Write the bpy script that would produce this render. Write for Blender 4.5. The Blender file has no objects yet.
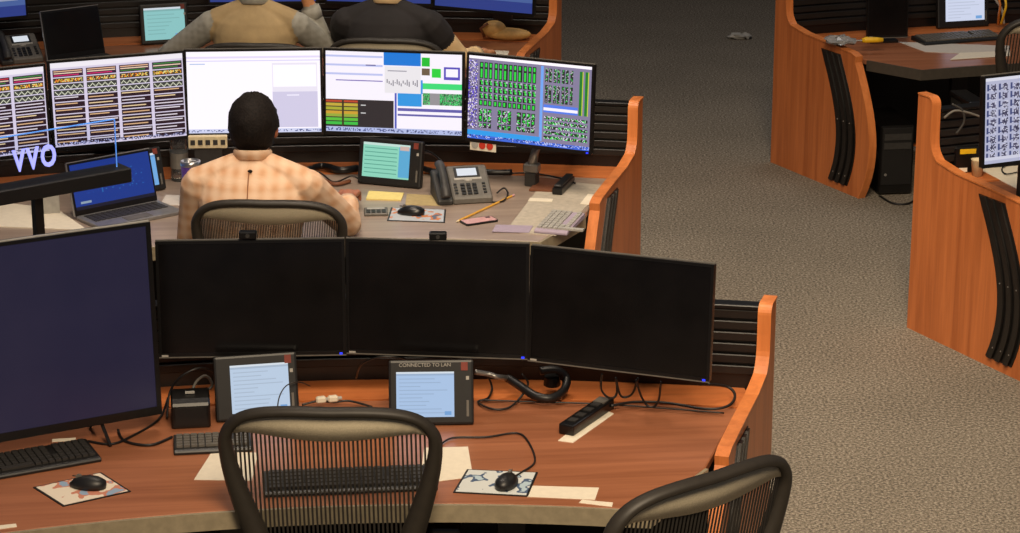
import bpy, bmesh, math, random
import numpy as np
from mathutils import Vector, Matrix
random.seed(7); np.random.seed(7)
R = math.radians
C = bpy.context.scene.collection
scn = bpy.context.scene

# ------------------------------------------------------------------ camera
FPX, CAM_H, HORIZON = 2500.0, 3.7, -517.0
PITCH = math.atan((266.5 - HORIZON) / FPX)
cam_d = bpy.data.cameras.new('camera'); cam = bpy.data.objects.new('camera', cam_d); C.objects.link(cam)
cam_d.sensor_width = 36.0; cam_d.lens = FPX / 1020.0 * 36.0; cam_d.clip_end = 100
cam.location = (0, 0, CAM_H); cam.rotation_euler = (math.pi/2 - PITCH, 0, 0)
scn.camera = cam

# ------------------------------------------------------------------ world, lamps, fill lights, exposure
w = bpy.data.worlds.new('dim_room_air'); scn.world = w; w.use_nodes = True
w.node_tree.nodes['Background'].inputs[0].default_value = (0.60, 0.66, 0.84, 1)
w.node_tree.nodes['Background'].inputs[1].default_value = 0.13
def area(name, loc, size, power, col, target=None, sy=None):
    l = bpy.data.lights.new(name, 'AREA'); l.energy = power; l.color = col
    l.shape = 'RECTANGLE'; l.size = size; l.size_y = sy or size
    o = bpy.data.objects.new(name, l); C.objects.link(o); o.location = loc
    if target is not None:
        o.rotation_euler = (Vector(target) - Vector(loc)).to_track_quat('-Z', 'Y').to_euler()
    return o
WARM = (1.0, 0.80, 0.56)
def louvre(o, deg): o.data.spread = R(deg)
louvre(area('front_fill', (0.5, 2.9, 5.3), 2.0, 150, WARM, (0.7, 6.8, .4)), 100)  # unseen fill from the camera side, placed to brighten front-facing surfaces
louvre(area('ceiling_lamp_middle', (-0.9, 9.2, 5.4), 1.2, 33, (1.0, .84, .68), (-.9, 9.3, 0)), 90)
louvre(area('console_fill', (0.9, 7.2, 5.4), 1.4, 68, (1.0, .82, .60), (2.2, 11.0, .6)), 90)  # unseen fill, set over the aisle to brighten the right console's end panel
louvre(area('ceiling_lamp_back', (-0.8, 12.2, 5.4), 1.2, 12, (1.0, .88, .74), (-.8, 12.2, 0)), 70)
louvre(area('aisle_fill', (2.2, 14.6, 5.4), 1.4, 15, (1.0, .97, .95), (1.6, 14.2, 0)), 120)  # unseen fill added to lift the dark far carpet
scn.view_settings.view_transform = 'Standard'; scn.view_settings.look = 'None'
scn.view_settings.gamma = 1.0; scn.view_settings.exposure = 0.0
scn.view_settings.use_curve_mapping = False

# ------------------------------------------------------------------ helpers
_c, _s = math.cos(PITCH), math.sin(PITCH)
def at(px, py, z):                      # where the line of sight meets height z
    a = (px - 510) / FPX; b = -(py - 266.5) / FPX
    d = Vector((a, _c + b*_s, -_s + b*_c)); t = (z - CAM_H) / d.z
    return Vector((a*t, d.y*t, z))
def atY(px, py, Y):
    a = (px - 510) / FPX; b = -(py - 266.5) / FPX
    d = Vector((a, _c + b*_s, -_s + b*_c)); t = Y / d.y
    return Vector((a*t, Y, CAM_H + d.z*t))
def lin(c):
    return tuple(((v/255)/12.92 if v/255 <= .04045 else ((v/255+.055)/1.055)**2.4) for v in c)

_m = {}
def mat(name, col, rough=.5, metal=0, var=.12, scale=40, bump=0, emit=None, estr=0, spec=.5, alpha=None, trans=0):
    if name in _m: return _m[name]
    m = bpy.data.materials.new(name); m.use_nodes = True; _m[name] = m
    nt = m.node_tree; b = nt.nodes['Principled BSDF']
    b.inputs['Roughness'].default_value = rough; b.inputs['Metallic'].default_value = metal
    b.inputs['Specular IOR Level'].default_value = spec
    tc = nt.nodes.new('ShaderNodeTexCoord'); n = nt.nodes.new('ShaderNodeTexNoise')
    n.inputs['Scale'].default_value = scale; n.inputs['Detail'].default_value = 3
    nt.links.new(tc.outputs['Object'], n.inputs['Vector'])
    r = nt.nodes.new('ShaderNodeValToRGB'); c = lin(col)
    r.color_ramp.elements[0].position = .3; r.color_ramp.elements[1].position = .7
    r.color_ramp.elements[0].color = (*[v*(1-var) for v in c], 1); r.color_ramp.elements[1].color = (*[min(1, v*(1+var)) for v in c], 1)
    nt.links.new(n.outputs['Fac'], r.inputs[0]); nt.links.new(r.outputs[0], b.inputs['Base Color'])
    if bump:
        bp = nt.nodes.new('ShaderNodeBump'); bp.inputs['Strength'].default_value = bump; bp.inputs['Distance'].default_value = .01
        nt.links.new(n.outputs['Fac'], bp.inputs['Height']); nt.links.new(bp.outputs[0], b.inputs['Normal'])
    if emit: b.inputs['Emission Color'].default_value = (*lin(emit), 1); b.inputs['Emission Strength'].default_value = estr
    if trans: b.inputs['Transmission Weight'].default_value = trans
    if alpha is not None: b.inputs['Alpha'].default_value = alpha
    return m
def wood(name, dark, light, rough=.38, axis='Z', scale=1.0):
    m = bpy.data.materials.new(name); m.use_nodes = True; nt = m.node_tree; b = nt.nodes['Principled BSDF']
    b.inputs['Roughness'].default_value = rough
    tc = nt.nodes.new('ShaderNodeTexCoord'); mp = nt.nodes.new('ShaderNodeMapping')
    sc = {'Z': (14, 14, .7), 'X': (.7, 14, 14)}[axis]; mp.inputs['Scale'].default_value = [v*scale for v in sc]
    n1 = nt.nodes.new('ShaderNodeTexNoise'); n1.inputs['Scale'].default_value = 1.6; n1.inputs['Detail'].default_value = 6; n1.inputs['Distortion'].default_value = .6
    n2 = nt.nodes.new('ShaderNodeTexNoise'); n2.inputs['Scale'].default_value = 9; n2.inputs['Detail'].default_value = 4
    mx = nt.nodes.new('ShaderNodeMath'); mx.operation = 'MULTIPLY_ADD'; mx.inputs[1].default_value = .3
    nt.links.new(tc.outputs['Object'], mp.inputs[0]); nt.links.new(mp.outputs[0], n1.inputs[0]); nt.links.new(mp.outputs[0], n2.inputs[0])
    nt.links.new(n2.outputs['Fac'], mx.inputs[0]); nt.links.new(n1.outputs['Fac'], mx.inputs[2])
    r = nt.nodes.new('ShaderNodeValToRGB'); r.color_ramp.elements[0].position = .42; r.color_ramp.elements[1].position = .85
    r.color_ramp.elements[0].color = (*lin(dark), 1); r.color_ramp.elements[1].color = (*lin(light), 1)
    nt.links.new(mx.outputs[0], r.inputs[0]); nt.links.new(r.outputs[0], b.inputs['Base Color'])
    return m
WOOD = wood('cherry_laminate', (170, 94, 48), (204, 120, 66))
EDGE = wood('cherry_edge_lit', (190, 108, 54), (218, 132, 72))  # same cherry wood, colour lightened as if catching more light from above
TOP = wood('worktop_laminate', (140, 86, 58), (168, 108, 76), .30, 'X')
SHELF = wood('shelf_laminate', (180, 100, 52), (208, 124, 70), .34, 'X')
TOP_SHEEN = wood('worktop_screen_sheen', (138, 120, 108), (164, 146, 132), .30, 'X')  # middle worktop: reflection of the screens put into a paler, greyer colour
BLACK = mat('black_plastic', (22, 21, 21), .45)
SATIN = mat('satin_black', (14, 13, 13), .32)
SLATM = mat('slat_black', (26, 23, 21), .4)
DGREY = mat('dark_grey_plastic', (48, 46, 44), .5)
MGREY = mat('mid_grey_plastic', (96, 92, 86), .5)
LGREY = mat('light_grey_plastic', (165, 162, 155), .5)
FASCIA = mat('fascia_grey', (142, 130, 106), .5)
FASCIAD = mat('fascia_dark', (66, 60, 52), .5)
PAPER = mat('paper', (226, 216, 196), .8, var=.04)
PAPERG = mat('paper_grey', (196, 188, 178), .8, var=.04)
LAVENDER = mat('lavender_card', (160, 146, 164), .7, var=.05)
YELLOW = mat('yellow_plastic', (226, 178, 20), .5)
NOTE = mat('yellow_note', (226, 206, 128), .8, var=.04)
STEEL = mat('brushed_steel', (190, 188, 184), .28, 1)
CHROME = mat('pale_metal', (160, 156, 150), .35, .8)
PURPLE = mat('purple_enamel', (74, 48, 118), .3)
SILVER = mat('silver_plastic', (150, 148, 146), .35, .6)
PINK = mat('pink_glass', (206, 160, 160), .2)
BROWN = mat('brown_leather', (112, 66, 40), .6)
TAN = mat('tan_leather', (206, 160, 92), .6)
CREAM = mat('cream_card', (214, 198, 160), .7)
REDM = mat('red_plastic', (190, 52, 34), .5)
BLUELED = mat('blue_led', (30, 40, 220), .4, emit=(40, 60, 255), estr=1.2)
CHAIRF = mat('chair_frame', (42, 37, 30), .55)
CHAIRP = mat('chair_pad', (180, 169, 144), .75, bump=.2, scale=300)
CHAIRM = mat('chair_mesh', (38, 34, 28), .7)
SCREENOFF = mat('dark_glass', (14, 12, 12), .22, var=.3, scale=8)
NAVYSHEEN = mat('navy_sheen_glass', (20, 18, 26), .3, var=.3, scale=6, emit=(34, 33, 58), estr=.75)  # faint navy glow stands in for the room reflected in the screen
CLEAR = mat('clear_plastic', (225, 230, 232), .08, trans=.95, var=.01)
ACRYLIC = mat('acrylic', (235, 240, 250), .03, trans=1.0, var=.01)
ACRYLIC.node_tree.nodes['Principled BSDF'].inputs['IOR'].default_value = 1.03
GLOWBLUE = mat('glow_edge', (90, 160, 250), .3, emit=(92, 150, 250), estr=.6)
GLOWV = mat('glow_letter', (150, 150, 250), .3, emit=(150, 158, 252), estr=1.1)
SKIN = mat('skin', (172, 104, 72), .55, var=.06, bump=.05)
SKIN2 = mat('skin_tan', (206, 142, 96), .55, var=.06)
HAIR = mat('hair_black', (24, 18, 15), .75, var=.5, scale=120, bump=.3, spec=.2)
TROUSER = mat('dark_trousers', (38, 38, 46), .85)
SHOE = mat('shoe_black', (18, 16, 16), .4)

class MB:
    def __init__(s): s.v = []; s.f = []
    def add(s, v, f):
        o = len(s.v); s.v += [tuple(p) for p in v]; s.f += [tuple(i+o for i in q) for q in f]; return s
    def box(s, c, d, M=None):
        x, y, z = d[0]/2, d[1]/2, d[2]/2
        v = [Vector(p) for p in ((-x,-y,-z),(x,-y,-z),(x,y,-z),(-x,y,-z),(-x,-y,z),(x,-y,z),(x,y,z),(-x,y,z))]
        if M is not None: v = [M @ p for p in v]
        v = [p + Vector(c) for p in v]
        return s.add(v, [(0,3,2,1),(4,5,6,7),(0,1,5,4),(1,2,6,5),(2,3,7,6),(3,0,4,7)])
    def prism(s, poly, f0, f1):           # poly: 2D points, f0/f1 map (a,b) to 3D near and far faces
        n = len(poly); v = [f0(*p) for p in poly] + [f1(*p) for p in poly]
        return s.add(v, [tuple(range(n)), tuple(range(2*n-1, n-1, -1))] + [(i, i+n, (i+1) % n + n, (i+1) % n) for i in range(n)])
    def flat(s, poly, z0, z1):
        return s.prism(poly, lambda a, b: (a, b, z0), lambda a, b: (a, b, z1))
    def ribbon(s, pts, nrm, w, t):        # closed bar following pts: width along w vector, thickness along per-point normals
        v = []; w = Vector(w)/2
        for p, n in zip(pts, nrm):
            p = Vector(p); n = Vector(n)*t
            v += [p-w, p+w, p+w+n, p-w+n]
        f = []
        for i in range(len(pts)-1):
            a = 4*i; b = a+4
            for k in range(4): f.append((a+k, a+(k+1) % 4, b+(k+1) % 4, b+k))
        f += [(3,2,1,0), tuple(4*(len(pts)-1)+k for k in range(4))]
        return s.add(v, f)
    def tube(s, pts, r, n=8, closed=False, flat=None):
        pts = [Vector(p) for p in pts]; m = len(pts); rr = r if isinstance(r, (list, tuple)) else [r]*m
        v = []; prev = None
        for i, p in enumerate(pts):
            if closed: t = pts[(i+1) % m] - pts[i-1]
            else: t = pts[min(i+1, m-1)] - pts[max(i-1, 0)]
            t.normalize()
            if prev is None:
                u = t.orthogonal().normalized() if flat is None else (Vector(flat) - t*t.dot(Vector(flat))).normalized()
            else:
                u = (prev - t*t.dot(prev)).normalized() if flat is None else (Vector(flat) - t*t.dot(Vector(flat))).normalized()
            prev = u; b = t.cross(u)
            for k in range(n):
                a = 2*math.pi*k/n; q = rr[i]
                ra, rb = q if isinstance(q, (tuple, list)) else (q, q)
                v.append(p + u*math.cos(a)*ra + b*math.sin(a)*rb)
        f = []
        for i in range(m if closed else m-1):
            j = (i+1) % m
            for k in range(n): f.append((i*n+k, i*n+(k+1) % n, j*n+(k+1) % n, j*n+k))
        if not closed: f += [tuple(range(n-1, -1, -1)), tuple((m-1)*n+k for k in range(n))]
        return s.add(v, f)
    def lathe(s, prof, c=(0, 0, 0), n=20):
        v = []; f = []; m = len(prof); c = Vector(c)
        for r, z in prof:
            for k in range(n):
                a = 2*math.pi*k/n; v.append(c + Vector((r*math.cos(a), r*math.sin(a), z)))
        for i in range(m-1):
            for k in range(n): f.append((i*n+k, i*n+(k+1) % n, (i+1)*n+(k+1) % n, (i+1)*n+k))
        f += [tuple(range(n-1, -1, -1)), tuple((m-1)*n+k for k in range(n))]
        return s.add(v, f)
    def ball(s, c, r, n=16, m=10, M=None):
        v = []; f = []; c = Vector(c); r = r if isinstance(r, (tuple, list)) else (r, r, r)
        for i in range(m+1):
            t = math.pi*i/m
            for k in range(n):
                a = 2*math.pi*k/n
                p = Vector((r[0]*math.sin(t)*math.cos(a), r[1]*math.sin(t)*math.sin(a), r[2]*math.cos(t)))
                v.append(c + (M @ p if M is not None else p))
        for i in range(m):
            for k in range(n): f.append((i*n+k, (i+1)*n+k, (i+1)*n+(k+1) % n, i*n+(k+1) % n))
        return s.add(v, f)
    def build(s, name, m, parent=None, smooth=False, bevel=0, seg=1):
        me = bpy.data.meshes.new(name); bm = bmesh.new()
        vs = [bm.verts.new(p) for p in s.v]
        for q in s.f:
            try: bm.faces.new([vs[i] for i in q])
            except ValueError: pass
        bmesh.ops.remove_doubles(bm, verts=bm.verts, dist=1e-6)
        bmesh.ops.recalc_face_normals(bm, faces=bm.faces)
        if bevel:
            es = [e for e in bm.edges if len(e.link_faces) == 2 and e.calc_face_angle(0) > .6]
            bmesh.ops.bevel(bm, geom=es, offset=bevel, segments=seg, profile=.6, affect='EDGES', clamp_overlap=True)
        for f in bm.faces: f.smooth = smooth
        bm.to_mesh(me); bm.free()
        o = bpy.data.objects.new(name, me); C.objects.link(o); me.materials.append(m)
        if parent is not None: o.parent = parent
        return o
def tag(o, label, cat, group=None):
    o['label'] = label; o['category'] = cat
    if group: o['group'] = group
    return o
def thing(name, label, cat, loc=(0, 0, 0), rz=0, group=None):
    o = bpy.data.objects.new(name, None); C.objects.link(o); o.empty_display_size = .1
    o.location = loc; o.rotation_euler = (0, 0, rz); return tag(o, label, cat, group)
def struct(o): o['kind'] = 'structure'; return o
def stuff(o): o['kind'] = 'stuff'; return o
def place(o, loc, rz=0): o.location = loc; o.rotation_euler = (0, 0, rz); return o
def smoothpath(pts, n=6):
    P = [Vector(p) for p in pts]; out = []
    for i in range(len(P)-1):
        p0, p1, p2, p3 = P[max(i-1, 0)], P[i], P[i+1], P[min(i+2, len(P)-1)]
        for k in range(n):
            t = k/n
            out.append(.5*((2*p1) + (p2-p0)*t + (2*p0-5*p1+4*p2-p3)*t*t + (3*p1-p0-3*p2+p3)*t**3))
    out.append(P[-1]); return out
def front(pl, pr, z):                     # front edge seen from pl to pr: middle, yaw, length
    a, b = at(*pl, z), at(*pr, z); d = b-a
    return (a+b)/2, math.atan2(d.y, d.x), d.length
def rrect(w, d, r, n=4, cx=0, cy=0):
    p = []
    for sx, sy, a0 in ((1, 1, 0), (-1, 1, 90), (-1, -1, 180), (1, -1, 270)):
        for k in range(n+1):
            a = R(a0 + 90*k/n); p.append((cx+sx*(w/2-r)+r*math.cos(a), cy+sy*(d/2-r)+r*math.sin(a)))
    return p

# ------------------------------------------------------------------ setting: carpet, far wall
def carpet():
    m = bpy.data.materials.new('speckled_carpet'); m.use_nodes = True; nt = m.node_tree; b = nt.nodes['Principled BSDF']
    b.inputs['Roughness'].default_value = .95; b.inputs['Specular IOR Level'].default_value = .1
    tc = nt.nodes.new('ShaderNodeTexCoord')
    n = nt.nodes.new('ShaderNodeTexNoise'); n.inputs['Scale'].default_value = 85; n.inputs['Detail'].default_value = 3; n.inputs['Roughness'].default_value = .7
    n2 = nt.nodes.new('ShaderNodeTexNoise'); n2.inputs['Scale'].default_value = 1.3; n2.inputs['Detail'].default_value = 2
    nt.links.new(tc.outputs['Object'], n.inputs[0]); nt.links.new(tc.outputs['Object'], n2.inputs[0])
    r = nt.nodes.new('ShaderNodeValToRGB'); e = r.color_ramp.elements
    e[0].position = .36; e[0].color = (*lin((90, 84, 76)), 1)
    e[1].position = .64; e[1].color = (*lin((180, 170, 154)), 1)
    k = e.new(.5); k.color = (*lin((134, 124, 110)), 1)
    nt.links.new(n.outputs['Fac'], r.inputs[0])
    mx = nt.nodes.new('ShaderNodeMixRGB'); mx.blend_type = 'MULTIPLY'; mx.inputs[0].default_value = .35
    nt.links.new(r.outputs[0], mx.inputs[1]); nt.links.new(n2.outputs['Fac'], mx.inputs[2]); nt.links.new(mx.outputs[0], b.inputs['Base Color'])
    bp = nt.nodes.new('ShaderNodeBump'); bp.inputs['Strength'].default_value = .25; bp.inputs['Distance'].default_value = .004
    nt.links.new(n.outputs['Fac'], bp.inputs['Height']); nt.links.new(bp.outputs[0], b.inputs['Normal'])
    return m
struct(MB().box((0, 8.8, -.05), (16, 19.6, .1)).build('floor', carpet()))
WALLM = mat('charcoal_wall', (40, 38, 40), .8, scale=6)
struct(MB().box((0, 18.65, 2.8), (16, .1, 5.6)).build('wall_back', WALLM))
struct(MB().box((0, 18.58, .06), (16, .02, .12)).build('baseboard_back', SATIN))

# ------------------------------------------------------------------ consoles
ROT = R(5.7)
PDIR = Vector((.375, -.927))
def prof_front(v):                         # u of the bowed front edge of an end panel at height v
    return .79 + .17*math.sin(math.pi*min(1, max(0, (v+.12)/.87))**.9) - .02
def panel_path(top=1.05):
    p = [(0, top)]
    for k in range(7):
        a = R(90 - 90*k/6); p.append((.075+.03*math.cos(a), top-.03+.03*math.sin(a)))
    p += [(.105, .95), (.107, .91)]
    for k in range(1, 7):
        a = R(180 + 62*k/6); p.append((.207+.10*math.cos(a), .91+.10*math.sin(a)))
    p += [(.30, .800), (.55, .790), (.74, .778), (.785, .765)]
    for k in range(13):
        v = .735 - .735*k/12; p.append((prof_front(v), v))
    return p
def console(label, P, sgn, L=3.4, deep=0.0, ends=(True, True), fascia=None, top=None, tall=1.05):
    t = thing('control_console', label, 'desk', (P[0], P[1], 0), ROT)
    yr = lambda x: .18 - (x-1.7)**2/11.4
    yf = lambda x: -.93 - deep - (x-1.6)**2/7.6
    X = lambda x: sgn*x
    N = 22; xs = [.05 + (L-.1)*i/N for i in range(N+1)]
    def strip(z0, z1, y_in, th, a=.05, b=None):
        b = b or L-.05; q = [a + (b-a)*i/N for i in range(N+1)]; m = MB()
        poly = [(X(x), yr(x)-y_in) for x in q] + [(X(x), yr(x)-y_in+th) for x in reversed(q)]
        return m.flat(poly, z0, z1)
    strip(.06, 1.03, 0.0, .03).build('back_panel', SATIN, t)
    strip(.03, .72, -.034, .02).build('rear_cladding', WOOD, t)
    for k in range(6):
        strip(.795 + k*.040, .795 + k*.040 + .031, .016, .016).build('slat', SLATM, t, bevel=.003)
    strip(1.03, 1.045, .022, .06).build('top_rail', SATIN, t, bevel=.003)
    # rear fixed shelf
    strip(.715, .742, .195, .195, .11, L-.11).build('rear_shelf', SHELF, t)
    # worktop with chamfered corners
    a0 = .165; q = [a0 + (L-2*a0)*i/N for i in range(N+1)]
    fx = [.6 + (L-1.2)*i/N for i in range(N+1)]
    poly = [(X(x), yr(x)-.203) for x in q] + [(X(L-.37), -.745-deep*.5)] + [(X(x), yf(x)) for x in reversed(fx)] + [(X(.37), -.745-deep*.5)]
    wt = MB().flat(poly, .71, .74).build('worktop', top or TOP, t, bevel=.004)
    edge = [(.37, -.745-deep*.5)] + [(x, yf(x)) for x in fx] + [(L-.37, -.745-deep*.5)]
    pts = [(X(x), y-.001, .712) for x, y in edge]; nr = []
    for i in range(len(edge)):
        a, b = edge[max(0, i-1)], edge[min(len(edge)-1, i+1)]
        d = Vector((X(b[0])-X(a[0]), b[1]-a[1])).normalized(); n = Vector((d.y, -d.x)) if (d.y*0 - d.x*1) * 1 < 0 else Vector((-d.y, d.x))
        if n.y > 0: n = -n
        nr.append((n.x, n.y, 0))
    MB().ribbon(pts, nr, (0, 0, .056), .012).build('edge_trim', fascia or FASCIA, wt)
    # lift columns under the worktop
    for x in (L*.28, L*.72):
        m = MB().box((X(x), -.42, .36), (.09, .06, .70)); m.box((X(x), -.42, .02), (.10, .6, .04)); m.box((X(x), -.42, .69), (.08, .5, .04))
        m.build('lift_column', DGREY, t)
    path = panel_path(tall)
    for e, (use, x0, dx) in enumerate(zip(ends, (0, L), (1, -1))):
        if not use: continue
        th = .038
        D = Vector((X(PDIR.x*dx), PDIR.y, 0)); Nn = Vector((X(dx*.927), .375, 0))   # along depth, inward normal
        O = Vector((X(x0), 0 if e == 0 else 0, 0))
        f = lambda u, v, off: O + D*u + Nn*off + Vector((0, 0, v))
        poly = path + [(0, 0)]
        ep = MB().prism(poly, lambda u, v: f(u, v, 0), lambda u, v: f(u, v, th)).build('end_panel', WOOD, t)
        # banding along the top and front edge
        pts = []; nrm = []
        for i, (u, v) in enumerate(path):
            a, b = path[max(0, i-1)], path[min(len(path)-1, i+1)]
            du, dv = b[0]-a[0], b[1]-a[1]; l = math.hypot(du, dv); nu, nv = -dv/l, du/l
            nu, nv = -nu, -nv
            if i == 0: nu, nv = 0, 1
            if nu + nv < 0: nu, nv = -nu, -nv
            pts.append(f(u, v, th/2)); nrm.append(D*nu + Vector((0, 0, nv)))
        MB().ribbon(pts, nrm, Nn*(th+.008), .007).build('edge_band', EDGE, ep)
        # bowed black vent on the outer face
        hs = [.045 + .71*i/14 for i in range(15)]
        cv = lambda v: prof_front(v) - .04
        poly = [(cv(v)-.265, v) for v in hs] + [(cv(v)-.085, v) for v in reversed(hs)]
        MB().prism(poly, lambda u, v: f(u, v, -.004), lambda u, v: f(u, v, .004)).build('vent_panel', SATIN, ep)
        for k in range(3):
            u0 = -.245 + k*.056
            MB().ribbon([f(cv(v)+u0+.014, v, -.002) for v in hs], [-Nn]*15, D*.030, .011).build('vent_slat', SLATM, ep)
        for k in range(3):
            for v in (.10, .40):
                MB().ball(f(cv(v)-.245+k*.056+.014, v, -.013), .004, 6, 4).build('screw', CHROME, ep)
    return t
console('nearest cherry wood console curving under three black monitors', (.908, 8.10), -1)
console('middle cherry wood console where the man in the peach shirt sits', (.60, 11.0), -1, deep=.10, top=TOP_SHEEN)
console('far cherry wood console in front of the two men in vests', (.29, 13.85), -1, fascia=FASCIAD)
console('right hand cherry wood console cut off beside the map screen', (1.822, 10.87), 1, tall=1.10)
console('far right cherry wood console with yellow cables and a computer tower below', (1.487, 13.8), 1, fascia=FASCIAD, deep=-.12)

# ------------------------------------------------------------------ screens drawn cell by cell
class Canvas:
    def __init__(s, w, h, bg): s.w, s.h = w, h; s.a = np.zeros((h, w, 3)); s.a[:] = lin(bg)
    def rect(s, x0, y0, x1, y1, c):
        x0, x1 = max(0, int(x0)), min(s.w, int(x1)); y0, y1 = max(0, int(y0)), min(s.h, int(y1))
        if x1 > x0 and y1 > y0: s.a[y0:y1, x0:x1] = lin(c)
    def dots(s, x0, y0, x1, y1, cols, p=.5):
        for y in range(int(y0), int(y1)):
            for x in range(int(x0), int(x1)):
                if random.random() < p and 0 <= x < s.w and 0 <= y < s.h: s.a[y, x] = lin(random.choice(cols))
def screen_mat(strength):
    n = 'lit_screen_%.2f' % strength
    if n in _m: return _m[n]
    m = bpy.data.materials.new(n); m.use_nodes = True; nt = m.node_tree; b = nt.nodes['Principled BSDF']; _m[n] = m
    a = nt.nodes.new('ShaderNodeVertexColor'); a.layer_name = 'pixels'
    b.inputs['Base Color'].default_value = (.01, .01, .01, 1); b.inputs['Roughness'].default_value = .3
    nt.links.new(a.outputs[0], b.inputs['Emission Color']); b.inputs['Emission Strength'].default_value = strength
    return m
def screen(cv, w, h, c, parent, strength=1.0, name='screen'):      # lies in local XZ, facing -Y
    W, Hh = cv.w, cv.h; v = []; f = []
    for j in range(Hh+1):
        for i in range(W+1): v.append((c[0]-w/2+w*i/W, c[1], c[2]+h/2-h*j/Hh))
    for j in range(Hh):
        for i in range(W): a = j*(W+1)+i; f.append((a, a+W+1, a+W+2, a+1))
    me = bpy.data.meshes.new(name); me.from_pydata(v, [], f)
    at_ = me.color_attributes.new('pixels', 'FLOAT_COLOR', 'CORNER')
    col = np.ones((W*Hh, 4, 4)); col[:, :, :3] = cv.a.reshape(-1, 1, 3); at_.data.foreach_set('color', col.ravel())
    o = bpy.data.objects.new(name, me); C.objects.link(o); me.materials.append(screen_mat(strength)); o.parent = parent
    return o
def strip_charts(w, h, cols, seed):
    random.seed(seed); c = Canvas(w, h, (226, 216, 240)); c.rect(0, 0, w, 5, (252, 246, 255))
    cw = w/cols; y = 7; row = 0
    while y < h-5:
        rh = 7 if row == 0 else 5
        for k in range(cols):
            x0 = k*cw+2; x1 = (k+1)*cw-1
            if row == 0:
                c.rect(x0, y, x1, y+rh, (58, 30, 60)); c.rect(x0+1, y+1, x1-1, y+2, random.choice([(220, 60, 70), (60, 140, 60), (240, 190, 150)]))
                c.rect(x0+1, y+3, x1-1, y+4, (250, 220, 190)); c.rect(x0+1, y+5, x1-4, y+6, random.choice([(60, 130, 50), (220, 40, 110)]))
            elif row == 1:
                c.rect(x0, y, x1, y+rh, (70, 56, 40)); c.dots(x0+1, y+1, x1-1, y+rh-1, [(230, 190, 60), (240, 130, 40), (240, 230, 150)], .6)
            elif row in (2, 3):
                c.rect(x0, y, x1, y+rh, (60, 62, 58))
                for x in range(int(x0)+1, int(x1)-1):
                    z = y+1+abs((x % 6)-3); c.rect(x, z, x+1, z+1, (236, 238, 210))
            else:
                c.rect(x0, y, x1, y+rh, (40, 18, 34)); yy = y+1+random.randint(0, 1); c.rect(x0+1, yy, x1-random.randint(1, 9), yy+1, random.choice([(250, 220, 170), (240, 230, 240), (236, 190, 140)]))
        y += rh+1; row += 1
    c.dots(0, h-4, w, h-1, [(60, 60, 90), (200, 200, 240), (120, 120, 160)], .6)
    return c
def page_white(w, h):
    c = Canvas(w, h, (252, 246, 255)); c.rect(0, 5, w, 7, (226, 216, 244)); c.rect(0, 9, w, 10, (214, 208, 240)); c.rect(3, 12, 18, 13, (170, 190, 226))
    x = int(w*.64); c.rect(x, 12, w-3, h-5, (232, 226, 240)); c.rect(x+1, 14, w-4, int(h*.45), (252, 248, 255)); c.rect(x, int(h*.5), w-3, h-5, (206, 200, 226))
    c.rect(x+14, int(h*.54), x+26, int(h*.54)+1, (244, 240, 255)); c.rect(0, h-4, w, h, (204, 208, 236)); c.dots(0, h-3, w, h-1, [(60, 70, 120), (120, 130, 180)], .35)
    return c
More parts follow.
